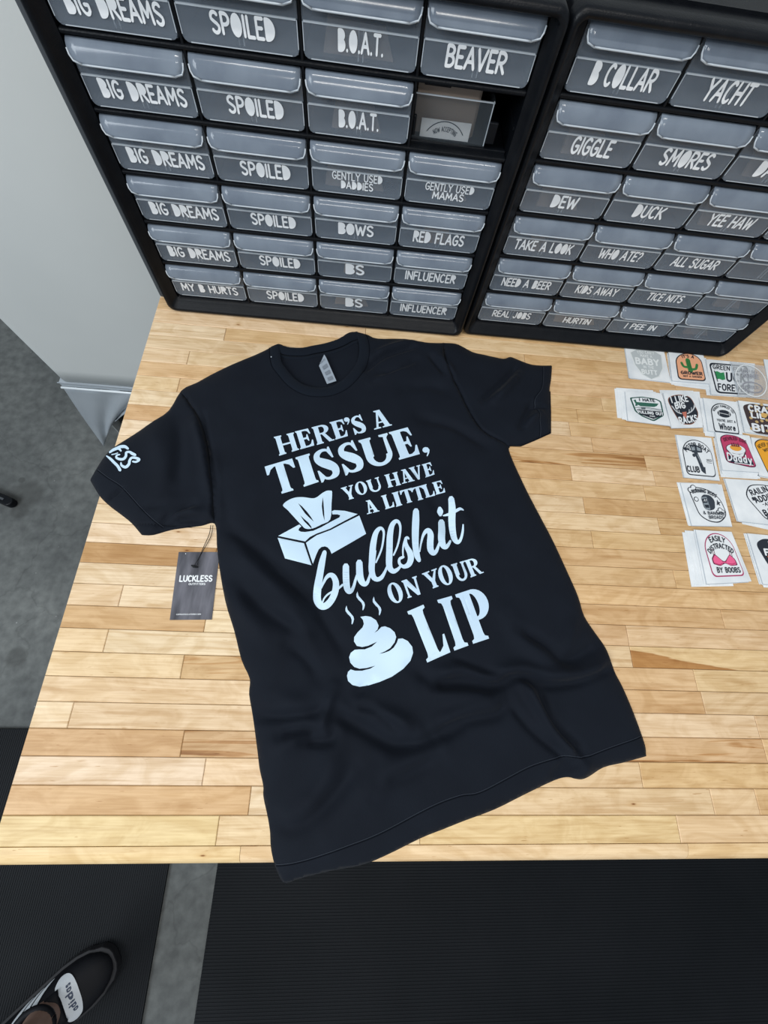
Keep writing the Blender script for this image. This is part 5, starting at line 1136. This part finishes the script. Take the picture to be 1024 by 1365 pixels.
def outline(off): return [tuple(heel+ax*(LEN*t_+(off if t_ > .9 else -off if t_ < .05 else 0))+px_*(at_t(t_, hw_)+off)) for t_ in tt]+[tuple(heel+ax*(LEN*t_+(off if t_ > .9 else -off if t_ < .05 else 0))-px_*(at_t(t_, hw_)+off)) for t_ in tt[::-1]]
sl_.prism(outline(.006), FM, FM+.024); under(so, bevel(sl_.build('sole', M_sole), .003))
def onshoe(pts, off): return [SP(t_, a, off) for t_, a in pts]
for i in range(3):
    V_r, F_r = ribbon(spline([(.42+.085*i, .28), (.365+.085*i, .62), (.32+.085*i, 1.02)], 6), .062)
    o = mesh('stripe', [SP(v[0], v[1], .0012) for v in V_r], F_r, M_white, None, True); under(so, o)
# toe patch with the maker's word
V2, F2 = union([(t_, a) for t_, a in spline([(.665, .90), (.69, .62), (.735, .66), (.775, .95), (.795, 1.4), (.79, 1.9), (.755, 2.35), (.70, 2.52), (.675, 2.25), (.69, 1.8), (.69, 1.4), (.67, 1.15)], 4, True)], [tuple(range(48))], .06)
o = mesh('tongue_label', [SP(a, b, .002) for a, b in V2], F2, M_white, None, True); under(so, o)
fl_ = Flat(); fl_.text('adidas', 0, 0, 1, 5.0, .2)
V3, F3 = union(fl_.v, fl_.f); fl3 = mesh('label_lettering', [SP(.757-.038*v[1], 1.58-v[0]*.165, .0028) for v in V3], F3, ink((.03, .05, .10))); under(so, fl3)
# padded collar, opening and tongue
col = []; 
for k in range(25):
    a = 2*math.pi*k/24; tc = .505+.175*math.cos(a); ww = .036*math.sin(a); p = heel+ax*LEN*tc+px_*ww; col.append((p[0], p[1], FM+.094+.010*abs(math.cos(a))+(.006 if math.cos(a) > 0 else 0)))
s = MB(); s.tube(col, .0075, 10); under(so, s.build('collar', M_shoe, None, True))
s = MB(); rows_ = []
for k in range(7):
    t_ = .60+.015*k; rows_.append([SP(t_, math.pi/2+da, .006) for da in (-.5, -.3, 0, .3, .5)])
v = [p for r2 in rows_ for p in r2]; f = [(i*5+j, i*5+j+1, (i+1)*5+j+1, (i+1)*5+j) for i in range(6) for j in range(4)]
o = mesh('tongue', v, f, M_shoe, None, True); under(so, o); m = o.modifiers.new('s', 'SOLIDIFY'); m.thickness = .004
# leg: one tapered surface, ankle bones, calf
lg = MB(); base = heel+ax*LEN*.555; loops = []
for z, off, rx, ry in ((.045, .0, .030, .026), (.075, .0, .034, .029), (.100, .0, .036, .031), (.130, .010, .034, .031), (.17, .020, .034, .033), (.22, .032, .040, .040), (.29, .046, .050, .051), (.35, .060, .054, .056), (.40, .080, .052, .054), (.45, .105, .052, .053), (.50, .13, .058, .056), (.53, .14, .057, .055)):
    c2 = base+ax*off*.5; loops.append([(c2[0]+ax[0]*rx*math.cos(a)+px_[0]*(ry+(.004*max(0, math.cos(2*a+math.pi)) if z < .11 else 0))*math.sin(a), c2[1]+ax[1]*rx*math.cos(a)+px_[1]*(ry+(.004*max(0, math.cos(2*a+math.pi)) if z < .11 else 0))*math.sin(a), FM+z) for a in np.linspace(0, 2*math.pi, 24, endpoint=False)])
lg.loft(loops); kid(lg.build('leg', M_skin, None, True), person)
